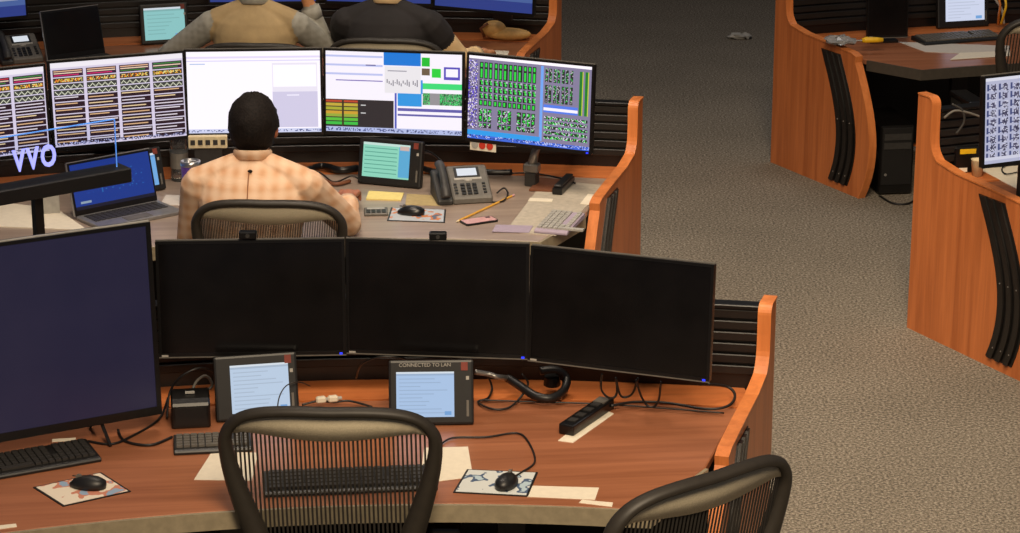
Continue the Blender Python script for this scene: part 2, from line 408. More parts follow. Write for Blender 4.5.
def page_mixed(w, h):
    c = Canvas(w, h, (250, 244, 254)); W = lambda f: int(w*f); Hh = lambda f: int(h*f)
    for y in (.06, .16, .28): c.rect(0, Hh(y), W(.42), Hh(y)+2, (190, 196, 240))
    c.rect(W(.08), Hh(.36), W(.42), Hh(.36)+1, (110, 90, 180)); c.rect(W(.3), Hh(.17), W(.37), Hh(.17)+1, (70, 60, 140))
    c.rect(0, Hh(.60), W(.5), Hh(.94), (44, 40, 44)); c.rect(0, Hh(.61), W(.24), Hh(.64), (190, 70, 40))
    for i, k in enumerate([(196, 170, 60), (170, 170, 50), (206, 160, 50), (150, 170, 60), (90, 190, 60), (60, 190, 70)]):
        c.rect(0, Hh(.65+i*.047), W(.24), Hh(.65+i*.047)+3, k)
    c.rect(W(.12), Hh(.6), W(.125)+1, Hh(.94), (60, 50, 30)); c.rect(W(.26), Hh(.66), W(.3), Hh(.68), (210, 210, 210)); c.rect(W(.26), Hh(.76), W(.3), Hh(.78), (210, 210, 210))
    c.rect(W(.43), 0, W(.70), Hh(.16), (20, 120, 214)); c.rect(W(.44), Hh(.18), W(.70), Hh(.50), (236, 232, 236))
    for i in range(16): x = W(.45)+int(i*W(.24)/16); c.rect(x, Hh(.36)+(i*7 % 5)-2, x+1, Hh(.36)+2+(i*5 % 4), (120, 116, 130))
    c.rect(W(.46), Hh(.22), W(.6), Hh(.22)+1, (150, 146, 160))
    c.rect(W(.71), Hh(.05), W(.77), Hh(.17), (30, 190, 50)); c.rect(W(.71), Hh(.19), W(.77), Hh(.28), (110, 90, 70)); c.rect(W(.78), Hh(.19), W(.85), Hh(.3), (40, 210, 60))
    c.rect(W(.87), Hh(.16), W(.99), Hh(.32), (90, 80, 190)); c.rect(W(.885), Hh(.19), W(.975), Hh(.29), (250, 246, 255))
    c.rect(W(.70), Hh(.37), w, Hh(.44), (60, 220, 120)); c.rect(W(.70), Hh(.33), W(.72), Hh(.5), (60, 150, 230))
    c.rect(W(.53), Hh(.50), W(.71), Hh(.66), (44, 150, 226)); c.rect(W(.72), Hh(.49), w, Hh(.64), (60, 160, 90)); c.dots(W(.72), Hh(.49), w, Hh(.64), [(30, 90, 50), (130, 150, 130), (80, 220, 120)], .5)
    c.rect(W(.77), Hh(.49), W(.84), Hh(.64), (150, 146, 150)); c.rect(W(.53), Hh(.69), w, Hh(.72), (96, 92, 170)); c.rect(W(.53), Hh(.76), w, Hh(.79), (96, 92, 170)); c.rect(W(.51), Hh(.5), W(.52)+1, Hh(.94), (80, 90, 190))
    c.rect(0, h-5, w, h, (180, 190, 230)); c.dots(0, h-4, w, h-1, [(50, 60, 110), (90, 100, 160)], .4)
    return c
def green_grid(w, h):
    c = Canvas(w, h, (128, 120, 150)); c.rect(0, 0, w, 3, (252, 244, 252)); W = lambda f: int(w*f); Hh = lambda f: int(h*f)
    for (y0, y1, kind) in ((.07, .14, 0), (.15, .27, 1), (.29, .36, 2), (.37, .44, 2), (.45, .52, 2), (.53, .60, 1), (.63, .71, 3), (.72, .80, 3), (.81, .87, 3)):
        for k in range(12):
            x0 = W(.09)+k*W(.485)/12
            if kind == 3 and k in (3, 7): continue
            ww = W(.485)/12-1; c.rect(x0, Hh(y0), x0+ww, Hh(y1), (20, 44, 28)); c.rect(x0+1, Hh(y0)+1, x0+3, Hh(y1)-(1 if kind != 3 else 3), (44, 214, 66))
            if kind == 2:
                c.rect(x0, Hh(y0)+2, x0+2, Hh(y0)+5, (14, 22, 18)); c.rect(x0+3, Hh(y0), x0+ww, Hh(y0)+2, (176, 186, 190)); c.rect(x0+2, Hh(y0)+3, x0+4, Hh(y0)+5, (70, 220, 90))
            if kind == 3: c.dots(x0, Hh(y0), x0+ww, Hh(y1), [(206, 196, 216), (60, 210, 80), (24, 30, 26)], .4)
    c.dots(0, Hh(.06), W(.08), Hh(.88), [(60, 50, 80), (230, 220, 240), (90, 70, 200)], .6)
    c.rect(W(.59), Hh(.05), W(.615), Hh(.95), (110, 160, 236))
    for (y0, y1) in ((.08, .24), (.27, .48)):
        for k in range(7):
            x0 = W(.63)+k*W(.24)/7; c.rect(x0, Hh(y0), x0+3, Hh(y1), (30, 44, 34)); c.dots(x0, Hh(y0), x0+3, Hh(y1), [(60, 180, 80), (180, 170, 180)], .3)
    c.rect(W(.62), Hh(.51), W(.9), Hh(.6), (80, 120, 226)); c.rect(W(.62), Hh(.54), W(.9), Hh(.57), (240, 236, 250))
    for k in range(5):
        c.rect(W(.63), Hh(.64+k*.06), W(.98), Hh(.64+k*.06)+3, (30, 60, 36)); c.dots(W(.63), Hh(.64+k*.06), W(.98), Hh(.64+k*.06)+3, [(70, 220, 90), (210, 200, 220), (20, 20, 20)], .6)
    for k in range(2): c.rect(W(.91+k*.045), Hh(.07), W(.91+k*.045)+3, Hh(.6), (24, 120, 40)); c.rect(W(.91+k*.045)+3, Hh(.07), W(.91+k*.045)+4, Hh(.6), (190, 200, 60))
    c.rect(0, h-9, W(.6), h-4, (40, 150, 226)); c.rect(0, h-4, w, h, (60, 100, 210)); c.dots(0, h-4, w, h-1, [(180, 190, 240), (30, 40, 90)], .4)
    return c
def map_grid(w, h):
    c = Canvas(w, h, (196, 198, 226)); c.rect(0, 0, w, 3, (240, 240, 255))
    for r in range(9):
        for k in range(int(w/12)+1):
            x, y = 2+k*12, 6+r*8
            c.rect(x, y, x+2, y+6, (70, 80, 130)); c.rect(x, y+4, x+5, y+5, (70, 80, 130)); c.rect(x+4, y+1, x+9, y+6, (96, 92, 120)); c.dots(x+4, y, x+10, y+7, [(220, 220, 240), (50, 50, 80)], .5)
    c.rect(0, h-6, w, h-3, (226, 226, 244))
    return c
def blue_list(w, h, bg=(196, 216, 240), seed=3):
    random.seed(seed); c = Canvas(w, h, bg); c.rect(0, 0, w, 4, tuple(int(v*.9) for v in bg)); c.rect(0, 0, w, 2, (226, 236, 246))
    for y in range(7, h-4, 4): c.rect(3, y, random.randint(int(w*.4), w-4), y+1, tuple(int(v*.91) for v in bg))
    c.rect(w-10, h-6, w-3, h-2, (120, 170, 226)); return c
def dull_blue(w, h):
    c = Canvas(w, h, (96, 126, 200)); c.rect(0, h-6, w, h, (60, 80, 170)); c.rect(int(w*.55), 3, w-4, h-9, (186, 196, 226)); return c
def laptop_blue(w, h):
    c = Canvas(w, h, (20, 58, 150)); c.dots(4, h*.25, w*.9, h*.7, [(40, 110, 190), (24, 70, 165)], .08); c.rect(4, h-7, 12, h-5, (150, 170, 190)); c.rect(0, h-3, w, h, (14, 18, 44)); return c
def green_list(w, h):
    c = Canvas(w, h, (150, 226, 200)); c.rect(0, 0, w, 3, (210, 240, 230)); c.rect(int(w*.78), 3, w, h-2, (96, 180, 226)); c.rect(int(w*.8), 2, w-1, 7, (220, 190, 180))
    for y in range(6, h-4, 5): c.rect(2, y, int(w*.74), y+1, (90, 170, 150))
    return c

# ------------------------------------------------------------------ monitors
def monitor(label, loc, yaw, tilt, w=.615, h=.392, cv=None, strength=1.0, screenmat=None, stand_y=.22, base_z=.742, led=True, group=None, bez=.010, chin=.016, arm='wall'):
    """origin under the screen's middle on the shelf; screen faces -Y"""
    t = thing('monitor', label, 'monitor', (loc[0], loc[1], base_z), yaw, group)
    zc = loc[2]-base_z; T = Matrix.Rotation(-tilt, 4, 'X'); T3 = T.to_3x3()
    def bx(m, c, d): m.box(Vector((0, 0, zc)) + T3 @ Vector(c), d, T3)
    m = MB(); bx(m, (0, .014, 0), (w, .026, h)); hs = m.build('housing', SATIN, t, bevel=.004)
    m = MB(); bx(m, (0, .038, -.01), (w*.55, .03, h*.6)); m.build('rear_cover', BLACK, t, bevel=.008)
    m = MB()
    for s in (-1, 1): bx(m, (s*(w/2-bez/2), -.001, 0), (bez, .006, h))
    bx(m, (0, -.001, h/2-bez/2), (w-2*bez, .006, bez)); bx(m, (0, -.001, -h/2+chin/2), (w-2*bez, .006, chin))
    m.build('bezel', SATIN, t)
    m = MB(); bx(m, (0, .012, h/2+.001), (w, .012, .003)); m.build('top_edge', MGREY, t)
    if cv is not None:
        o = screen(cv, w-2*bez, h-bez-chin, (0, -.0005, (chin-bez)/2), t, strength)
        o.location = (0, 0, zc); o.rotation_euler = (-tilt, 0, 0)
    else:
        m = MB(); bx(m, (0, .0, (chin-bez)/2), (w-2*bez, .003, h-bez-chin)); m.build('screen', screenmat or SCREENOFF, t)
        m = MB(); bx(m, (0, -.0045, -h/2+.0025), (w, .002, .004)); m.build('chin_edge', MGREY, t)
        m = MB(); bx(m, (-w/2+.02, -.0045, -h/2+.008), (.022, .002, .006)); m.build('badge', LGREY, t)
    if led:
        m = MB(); bx(m, (w/2-.018, -.005, -h/2+.008), (.010, .003, .006)); m.build('power_light', BLUELED, t)
    if arm == 'wall':                     # bracket hooked into the slat wall behind
        zw = .93 - base_z
        MB().box((0, stand_y, zw), (.11, .02, .12)).build('wall_plate', BLACK, t)
        MB().tube([(0, stand_y, zw), (0, stand_y*.6+.02, zw+.02), (0, .10, zc-.03), (0, .05, zc-.02)], .016, 8).build('arm', BLACK, t, smooth=True)
    elif arm:
        m = MB().tube([(0, stand_y, 0), (0, stand_y, zc-.02)], .018, 10); m.box((0, stand_y, .006), (.16, .12, .012)); m.build('stand_post', BLACK, t)
        m = MB().box((0, stand_y/2+.03, zc-.02), (.05, stand_y-.01, .035)); m.build('stand_arm', BLACK, t)
    return t
G = 'monitors on the nearest console'
monitor('black switched-off monitor, leftmost of the three alike, right of the big screen', (-.857, 7.875, 1.12), R(2.7), R(4), .622, .398, stand_y=.205, group=G)
monitor('black switched-off monitor in the middle of the three alike', (-.241, 7.869, 1.12), R(-5.8), R(4), .610, .394, stand_y=.235, group=G)
monitor('black switched-off monitor at the right end beside the slatted end', (.357, 7.719, 1.12), R(-19.9), R(4), .622, .393, stand_y=.345, group=G)
G = 'lit monitors in front of the man in peach'
random.seed(1)
monitor('monitor of dark strip charts with four columns', (-1.698, 10.578, 1.14), R(21), R(4), .60, .392, strip_charts(128, 82, 4, 5), .9, stand_y=.30, led=False, group=G)
monitor('white page monitor right behind the black-haired man', (-1.126, 10.726, 1.14), R(3.1), R(4), .604, .388, page_white(130, 82), 1.05, stand_y=.245, led=False, group=G)
monitor('monitor with blue, green and yellow windows on white', (-.511, 10.707, 1.14), R(-8.5), R(4), .628, .384, page_mixed(136, 82), 1.0, stand_y=.295, led=False, group=G)
NGRID = monitor('monitor filled with a dense green and black grid', (.082, 10.527, 1.14), R(-24.1), R(4), .598, .392, green_grid(134, 86), 1.1, stand_y=.42, group=G)
monitor('strip chart monitor cut off at the left edge', (-2.245, 10.29, 1.14), R(27), R(4), .60, .392, strip_charts(128, 82, 4, 9), .9, stand_y=.41, led=False, group=G)
G = 'monitors on the far console'
far = lambda lab, x, y, yaw: monitor(lab, (x, y, 1.16), R(yaw), R(4), .60, .40, dull_blue(60, 40), .55, stand_y=.25, led=False, group=G)
far('blue lit monitor at the top edge, nearest the far console end', -.14, 13.36, -24)
far('blue lit monitor at the top edge above the man in the dark vest', -.72, 13.56, -8)
far('blue lit monitor at the top edge behind the man in the tan vest', -1.36, 13.58, 3)
far('blue lit monitor in the top left corner', -2.86, 13.08, 27)

# big screen standing at the left of the nearest console
def big_screen():
    a = at(160, 412, .80); b = at(0, 440, .80); d = (a-b).normalized(); wv = 1.12; hv = .645
    mid = a - d*wv/2; yaw = math.atan2(d.y, d.x)
    t = thing('large_monitor', 'large dark navy screen at the left edge of the nearest desk', 'monitor', (mid.x, mid.y, .74), yaw)
    tl = R(3); T3 = Matrix.Rotation(-tl, 3, 'X'); zc = .06 + hv/2
    def bx(m, c, dd): return m.box(Vector((0, 0, zc)) + T3 @ Vector(c), dd, T3)
    bx(MB(), (0, .02, 0), (wv, .036, hv)).build('housing', SATIN, t, bevel=.004)
    bx(MB(), (0, .05, -.05), (wv*.7, .05, hv*.6)).build('rear_cover', BLACK, t, bevel=.01)
    m = MB()
    for s in (-1, 1): bx(m, (s*(wv/2-.008), -.001, 0), (.016, .008, hv))
    bx(m, (0, -.001, hv/2-.006), (wv-.032, .008, .012)); bx(m, (0, -.001, -hv/2+.014), (wv-.032, .008, .028)); m.build('bezel', SATIN, t)
    bx(MB(), (0, .012, hv/2+.001), (wv, .014, .003)).build('top_edge', LGREY, t)
    bx(MB(), (0, 0, .008), (wv-.032, .004, hv-.04)).build('screen', NAVYSHEEN, t)
    for s in (-1, 1):
        MB().tube([(s*.36, -.08, .006), (s*.36, .02, .07), (s*.36, .12, .006)], .006, 8).build('foot', BLACK, t)
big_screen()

# right console: map monitor
pL = at(980, 168, .96)
yw = R(24); dx = Vector((math.cos(yw), math.sin(yw), 0))
mm = pL + dx*.3
monitor('monitor showing a grid of small map tiles at the right edge', (mm.x, mm.y, 1.155), yw, R(4), .60, .39, map_grid(120, 80), .8, led=False, base_z=.742, stand_y=.12, arm=True)
# far right console: black monitor seen as dark block, and touch screen
p = at(887, 42, .76)
monitor('switched-off black monitor behind the yellow tool on the far right console', (p.x, p.y+.02, .98), R(8), R(3), .23, .40, led=False, stand_y=.1, base_z=.742, bez=.006, arm=True)

# small clip-on cameras on top of two black monitors
def clip(label, px, py, Y):
    p = atY(px, py, Y); t = thing('clip_camera', label, 'webcam', (p.x, p.y, p.z), R(0), 'clip cameras on the black monitors')
    MB().box((0, 0, .008), (.058, .03, .026)).build('body', SATIN, t, bevel=.004)
    MB().tube([(0, -.015, .008), (0, -.019, .008)], .007, 10).build('lens', DGREY, t)
    MB().box((0, .018, -.02), (.03, .008, .05)).build('clip', SATIN, t)
clip('small black clip camera on top of the leftmost black monitor', 248, 237, 7.89)
clip('small black clip camera on top of the middle black monitor', 438, 238, 7.90)

# ------------------------------------------------------------------ office chairs
S = 1.1
def chair(label, loc, rz, strands=46, h=1.0, S=1.1, sw=.0056):
    t = thing('office_chair', label, 'chair', loc, rz, 'mesh back office chairs')
    zs = lambda z: (z if z < .5 else .5 + (z-.5)*h)*S
    half = [(0, 1.03), (.10, 1.03), (.19, 1.02), (.25, .995), (.284, .95), (.288, .90), (.275, .82), (.25, .73), (.222, .64), (.20, .57), (.16, .525), (0, .51)]
    def yb(x, z): return (-.25 - .20*(z-.5) + .42*x*x)*S
    def P(x, z): return Vector((x*S, yb(x, z), zs(z)))
    loop = [(x, z) for x, z in half] + [(-x, z) for x, z in reversed(half[1:-1])]
    pts = [P(x, z) for x, z in loop]
    n = len(pts); sm = []
    for i in range(n):
        p0, p1, p2, p3 = pts[i-1], pts[i], pts[(i+1) % n], pts[(i+2) % n]
        for k in range(4):
            q = k/4; sm.append(.5*((2*p1)+(p2-p0)*q+(2*p0-5*p1+4*p2-p3)*q*q+(3*p1-p0-3*p2+p3)*q**3))
    rad = []
    for p in sm:
        f = max(0, min(1, (1.0 - p.z/S)/.4)); rad.append(((.022+.010*f)*S, (.015+.022*f)*S))
    MB().tube(sm, rad, 10, closed=True, flat=(0, 1, 0)).build('back_frame', CHAIRF, t, smooth=True)
    def halfw(z):
        for (xa, za), (xb, zb) in zip(half, half[1:]):
            if zb <= z <= za and za != zb: return xa + (xb-xa)*(za-z)/(za-zb)
        return 0
    def ztop(x):
        for (xa, za), (xb, zb) in zip(half, half[1:5]):
            if xa <= x <= xb: return za + (zb-za)*(x-xa)/max(1e-6, xb-xa)
        return .95
    def zbot(x):
        if x < .16: return .52
        z = .53
        while z < .95 and halfw(z) < x: z += .01
        return z
    m = MB()
    for i in range(strands):
        x = -.272 + .544*i/(strands-1)
        z0, z1 = zbot(abs(x)), ztop(abs(x))
        if z1 - z0 < .03: continue
        zz = [z0 + (z1-z0)*k/5 for k in range(6)]
        m.ribbon([P(x, z) for z in zz], [(0, 1, 0)]*6, (sw*S, 0, 0), .002)
    stuff(m.build('back_mesh', CHAIRM, t))
    # padded band under the top of the frame
    m = MB(); K = 16; v = []; f = []
    for i in range(K+1):
        x = -.268 + .536*i/K; u = abs(x)/.268; zt = ztop(abs(x))-.004; zb = .950 - .010*math.cos(u*3.0) * (1 if u < 1 else 0) + (.0 if u < .85 else .0)
        zb = min(zb, zt-.015)
        for z, o in ((zt, -.006), (zt, .006), (zb, .004), (zb, -.004)):
            q = P(x, z); v.append((q.x, q.y+o*S, q.z))
    for i in range(K):
        a = 4*i
        for k in range(4): f.append((a+k, a+(k+1) % 4, a+4+(k+1) % 4, a+4+k))
    f += [(3, 2, 1, 0), tuple(4*K+k for k in range(4))]
    m.add(v, f).build('top_pad', CHAIRP, t, smooth=True)
    MB().tube([(0, -.30*S, .60*S), (0, -.27*S, .48*S), (0, -.12*S, .40*S), (0, 0, .38*S)], [.03*S, .035*S, .04*S, .045*S], 8).build('back_support', CHAIRF, t, smooth=True)
    MB().flat([(x*S, y*S) for x, y in rrect(.50, .46, .12, 5, 0, .02)], .43*S, .47*S).build('seat', CHAIRM, t, bevel=.012, seg=2)
    MB().tube([(x*S, y*S, .448*S) for x, y in rrect(.52, .48, .13, 5, 0, .02)], .018*S, 8, closed=True).build('seat_frame', CHAIRF, t, smooth=True)
    for s in (-1, 1):
        MB().box((s*.30*S, .02*S, .575*S), (.09*S, .26*S, .03*S)).build('armrest', SATIN, t, bevel=.012, seg=2)
        MB().tube([(s*.30*S, -.04*S, .565*S), (s*.30*S, -.10*S, .50*S), (s*.22*S, -.12*S, .42*S)], .018*S, 8).build('arm_post', CHAIRF, t, smooth=True)
    MB().tube([(0, 0, .09*S), (0, 0, .40*S)], .028*S, 12).build('stem', DGREY, t)
    for k in range(5):
        a = R(72*k+18); d = Vector((math.cos(a), math.sin(a), 0)); q = Vector((-d.y, d.x, 0))
        MB().tube([(0, 0, .12*S), d*.16*S + Vector((0, 0, .105*S)), d*.30*S + Vector((0, 0, .075*S))], [.03*S, .024*S, .018*S], 8).build('base_leg', CHAIRF, t, smooth=True)
        m = MB()
        for s in (-1, 1): m.tube([d*.30*S + q*s*.012*S + Vector((0, 0, .031)), d*.30*S + q*s*.034*S + Vector((0, 0, .031))], .031, 12)
        m.build('caster', SATIN, t)
    return t
def chair_at(label, px, py, ztop, rz, **k):
    # put the middle of the top rail where it is seen
    p = at(px, py, ztop); o = Vector((0, (-.25-.2*.53)*k.get('S', 1.1), 0)); o.rotate(Matrix.Rotation(rz, 3, 'Z').to_euler())
    return chair(label, (p.x-o.x, p.y-o.y, 0), rz, **k)
chair_at('empty mesh chair pushed up to the middle of the nearest desk', 327, 407, 1.13, R(-2), S=1.08)
chair_at('empty mesh chair turned sideways at the bottom right of the nearest desk', 716, 471, 1.15, R(38))
chair_at('mesh chair under the man in the peach shirt', 266, 200, 1.045, R(-3), strands=84, S=1.0, sw=.0040)
chair_at('mesh chair behind the man in the tan vest', 254, 42, 1.05, R(-4), strands=40, S=1.0)
chair_at('mesh chair behind the man in the dark vest', 384, 37, 1.05, R(-6), strands=40, S=1.0)
chair_at('mesh chair at the right edge by the far right console', 1066, 20, 1.12, R(12), strands=40)

# ------------------------------------------------------------------ people
def shirt_mat(name, base, line, k):
    m = bpy.data.materials.new(name); m.use_nodes = True; nt = m.node_tree; b = nt.nodes['Principled BSDF']; b.inputs['Roughness'].default_value = .85
    tc = nt.nodes.new('ShaderNodeTexCoord'); prev = None
    for ax in ('X', 'Z'):
        wv = nt.nodes.new('ShaderNodeTexWave'); wv.bands_direction = ax; wv.inputs['Scale'].default_value = k; wv.inputs['Distortion'].default_value = .6
        nt.links.new(tc.outputs['Object'], wv.inputs[0])
        mx = nt.nodes.new('ShaderNodeMixRGB'); mx.inputs[2].default_value = (*lin(line), 1)
        if prev is None: mx.inputs[1].default_value = (*lin(base), 1)
        else: nt.links.new(prev.outputs[0], mx.inputs[1])
        ml = nt.nodes.new('ShaderNodeMath'); ml.operation = 'MULTIPLY'; ml.inputs[1].default_value = .5
        nt.links.new(wv.outputs['Fac'], ml.inputs[0]); nt.links.new(ml.outputs[0], mx.inputs[0]); prev = mx
    nt.links.new(prev.outputs[0], b.inputs['Base Color'])
    n = nt.nodes.new('ShaderNodeTexNoise'); n.inputs['Scale'].default_value = 9; n.inputs['Detail'].default_value = 3; n.inputs['Distortion'].default_value = 1.5
    nt.links.new(tc.outputs['Object'], n.inputs[0])
    bp = nt.nodes.new('ShaderNodeBump'); bp.inputs['Strength'].default_value = .22; bp.inputs['Distance'].default_value = .02
    nt.links.new(n.outputs['Fac'], bp.inputs['Height']); nt.links.new(bp.outputs[0], b.inputs['Normal'])
    return m
PEACH = shirt_mat('peach_check_shirt', (206, 157, 118), (232, 204, 176), 6)
GREYSH = shirt_mat('grey_shirt', (150, 146, 134), (168, 164, 152), 9)
TANVEST = mat('tan_vest', (176, 150, 108), .85, bump=.3, scale=12)
DARKVEST = mat('dark_vest', (36, 32, 32), .85, bump=.3, scale=12)
TANSL = mat('tan_sleeve', (226, 192, 142), .85, bump=.3, scale=12)

def person(label, loc, rz, lean, arms, torso_m, sleeve_m, lower_m, skin, hair, voxel=.006, head_yaw=0, zoff=0.0, pleat=False, vest=False):
    """one continuous body, seated, facing +Y; pieces are fused by a voxel remesh and faces take the material of the nearest piece"""
    t = thing('person', label, 'person', (loc[0], loc[1], zoff), rz)
    prims = []                                  # (a, b, ra, rb, tag)
    mats = [skin, torso_m, sleeve_m, lower_m, TROUSER, SHOE]; SK, TO, SL, LO, TR, SH = range(6)
    mb = MB()
    def cap(a, b, ra, rb, tg):
        a, b = Vector(a)*S, Vector(b)*S; ra *= S; rb *= S; d = (b-a); L = d.length; d.normalize()
        pts = [a - d*ra*.94, a - d*ra*.7, a]; rr = [ra*.34, ra*.71, ra]
        pts += [a + d*L*.5, b, b + d*rb*.7, b + d*rb*.94]; rr += [(ra+rb)/2, rb, rb*.71, rb*.34]
        mb.tube(pts, rr, 14); prims.append((a, b, ra, rb, tg))
    def ell(c, r, tg, M=None):
        c = Vector(c)*S; r = [q*S for q in r]; mb.ball(c, r, 18, 12, M); prims.append((c, c, sum(r)/3, sum(r)/3, tg))
    ly = lambda z: lean*(z-.5) + .10*max(0, z-.95)*lean*4
    # torso rings
    rings = [(.46, .165, .125), (.52, .172, .135), (.62, .165, .128), (.74, .170, .126), (.86, .188, .128), (.95, .198, .122), (1.00, .188, .110), (1.035, .150, .092), (1.06, .095, .075), (1.085, .060, .058)]
    v = []; n = 24
    for z, rx, ry in rings:
        for k in range(n):
            a = 2*math.pi*k/n; v.append((rx*S*math.cos(a), (ly(z) + ry*math.sin(a))*S, z*S))
    f = [(i*n+k, i*n+(k+1) % n, (i+1)*n+(k+1) % n, (i+1)*n+k) for i in range(len(rings)-1) for k in range(n)]
    f += [tuple(range(n-1, -1, -1)), tuple((len(rings)-1)*n+k for k in range(n))]
    mb.add(v, f)
    lo = -zoff/S
    for z, rx, ry in rings[1:-2]:
        prims.append((Vector((-rx*.45, ly(z), z))*S, Vector((rx*.45, ly(z), z))*S, ry*S, ry*S, TR if z < .54 else TO))
    for s in (-1, 1):                            # trapezius slope, legs, feet
        cap((s*.05, ly(1.05), 1.055), (s*.175, ly(1.0), .995), .05, .062, TO)
        cap((s*.095, .02, .53), (s*.13, .44, .53), .088, .064, TR); cap((s*.13, .44, .52), (s*.13, .42, .11+lo), .060, .042, TR)
        cap((s*.13, .40, .055+lo), (s*.135, .56, .045+lo), .045, .036, SH)
    yn = ly(1.08); cap((0, yn, 1.03), (0, yn+.03, 1.12), .060, .055, SK)
    hc = Vector((0, yn+.05, 1.178)); Rz = Matrix.Rotation(head_yaw, 3, 'Z')
    hp = lambda p: hc + Rz @ Vector(p)
    ell(hp((0, 0, .02)), (.077, .097, .098), SK, Rz); ell(hp((0, .028, -.05)), (.058, .066, .066), SK, Rz); ell(hp((0, .07, -.088)), (.028, .022, .02), SK, Rz)
    cap(hp((0, .094, .012)), hp((0, .110, -.022)), .010, .015, SK)
    for s in (-1, 1):
        ell(hp((s*.079, -.004, -.005)), (.011, .020, .032), SK, Rz); cap(hp((s*.015, .092, .03)), hp((s*.05, .080, .03)), .010, .009, SK)
    cap(hp((-.022, .086, -.055)), hp((.022, .086, -.055)), .008, .008, SK)
    # arms and hands
    for s, (el, wr, hd, pn) in zip((-1, 1), arms):
        sh = Vector((s*.195, ly(1.0), .985)); el, wr = Vector(el), Vector(wr)
        if vest: cap(sh, sh + (el-sh)*.35, .073, .070, TO)
        cap(sh, el, .066, .054, SL); wr0 = wr; wr = el + (wr0-el)*.68; cap(el, wr, .050, .040, LO); cap(wr, wr0, .031, .027, SK)
        fa = (wr-el).normalized(); MB().tube([(wr - fa*.045)*S, (wr - fa*.02)*S, (wr + fa*.012)*S], [.042*S, .045*S, .044*S], 16).build('cuff', lower_m, t, smooth=True)
        wr = wr0; d = Vector(hd).normalized(); nn = Vector(pn); nn = (nn - d*d.dot(nn)).normalized(); sd = d.cross(nn)
        cap(wr - d*.01, wr + d*.03, .027, .026, SK)
        for k in (-1.5, -.5, .5, 1.5):           # palm
            cap(wr + d*.02 + sd*k*.014, wr + d*.085 + sd*k*.0205, .014, .0125, SK)
        for k, ln in zip((-1.5, -.5, .5, 1.5), (.062, .074, .078, .070) if s*1 > 0 else (.062, .074, .078, .070)):
            b = wr + d*.088 + sd*k*.0215; r1 = d*.92 + nn*.35 + sd*k*.05; r2 = d*.6 + nn*.8; r3 = d*.2 + nn*.95
            p1 = b + r1.normalized()*ln*.45; p2 = p1 + r2.normalized()*ln*.32; p3 = p2 + r3.normalized()*ln*.22
            cap(b, p1, .0092, .0088, SK); cap(p1, p2, .0086, .008, SK); cap(p2, p3, .008, .0072, SK)
        q = sd*(1 if sd.dot(Vector((-s, 0, 0))) > 0 or abs(sd.x) < .3 else -1)
        b = wr + d*.03 + q*.028; p1 = b + (d*.7+q*.7+nn*.2).normalized()*.04; p2 = p1 + (d*.95+q*.15+nn*.3).normalized()*.03
        cap(b, p1, .0135, .011, SK); cap(p1, p2, .0105, .0085, SK)
    tmp = mb.build('tmp_body', skin); rm = tmp.modifiers.new('fuse', 'REMESH'); rm.mode = 'VOXEL'; rm.voxel_size = voxel*S; rm.use_smooth_shade = True
    sm = tmp.modifiers.new('smooth', 'SMOOTH'); sm.factor = .5; sm.iterations = 4
    dg = bpy.context.evaluated_depsgraph_get(); me = bpy.data.meshes.new_from_object(tmp.evaluated_get(dg))
    bpy.data.objects.remove(tmp, do_unlink=True); me.name = 'body'
    me.materials.clear()
    for m in mats: me.materials.append(m)
    nf = len(me.polygons); cen = np.zeros(nf*3); me.polygons.foreach_get('center', cen); cen = cen.reshape(-1, 3)
    best = np.full(nf, 1e9); idx = np.zeros(nf, int)
    for a, b, ra, rb, tg in prims:
        a = np.array(a); b = np.array(b); ab = b-a; L2 = max(1e-9, ab @ ab)
        k = np.clip((cen-a) @ ab / L2, 0, 1); d = np.linalg.norm(cen - a - k[:, None]*ab, axis=1) - (ra + (rb-ra)*k)
        w_ = d < best; best[w_] = d[w_]; idx[w_] = tg
    me.polygons.foreach_set('material_index', idx); me.polygons.foreach_set('use_smooth', np.ones(nf, bool))
    body = bpy.data.objects.new('body', me); C.objects.link(body); body.parent = t
    # collar
    pts = [((.066*math.cos(a)), yn+.004+.064*math.sin(a), 1.092+.012*math.sin(-a)) for a in [2*math.pi*k/20 for k in range(20)]]
    MB().tube([Vector(p)*S for p in pts], [(.019*S, .006*S)]*20, 8, closed=True, flat=(0, 0, 1)).build('collar', sleeve_m, t, smooth=True)
    if pleat:
        zz = [.62+.435*k/10 for k in range(11)]; ry = lambda z: np.interp(z, [q[0] for q in rings], [q[2] for q in rings])
        MB().tube([Vector((0, ly(z)-ry(z)+.0005-.10*max(0, z-.98), z))*S for z in zz], .0028, 6).build('back_seam', mat('seam_brown', (150, 104, 70), .8), t)
        MB().ball(Vector((.004, ly(1.055)-ry(1.055)-.008, 1.055))*S, (.010, .006, .007), 8, 6).build('hanger_loop', HAIR, t)
    # hair cap: full at the back and sides, cut back over the face
    v = []; f = []; n, m_ = 36, 24
    rnd = random.Random(5)
    for i in range(m_+1):
        th = math.pi*i/m_
        for k in range(n):
            a = 2*math.pi*k/n; d = Vector((math.sin(th)*math.cos(a), math.sin(th)*math.sin(a), math.cos(th)))
            r = Vector((d.x*.092, d.y*.112, d.z*.115)); ok = d.y < .35 + .5*max(0, d.z) and d.z > -.80 + .5*max(0, d.y+.3)
            if abs(d.x) > .8 and d.z < -.15 and d.y > -.25: ok = False
            r *= (1 + .035*rnd.uniform(-1, 1)) if ok else .72
            v.append((hp(r + Vector((0, -.006, .018))))*S)
    for i in range(m_):
        for k in range(n): f.append((i*n+k, (i+1)*n+k, (i+1)*n+(k+1) % n, i*n+(k+1) % n))
    MB().add(v, f).build('hair', hair, t, smooth=True)
    for s in (-1, 1):
        MB().ball(hp((s*.032, .083, .012))*S, .012*S, 10, 8).build('eye', SILVER, t, smooth=True)
    return t
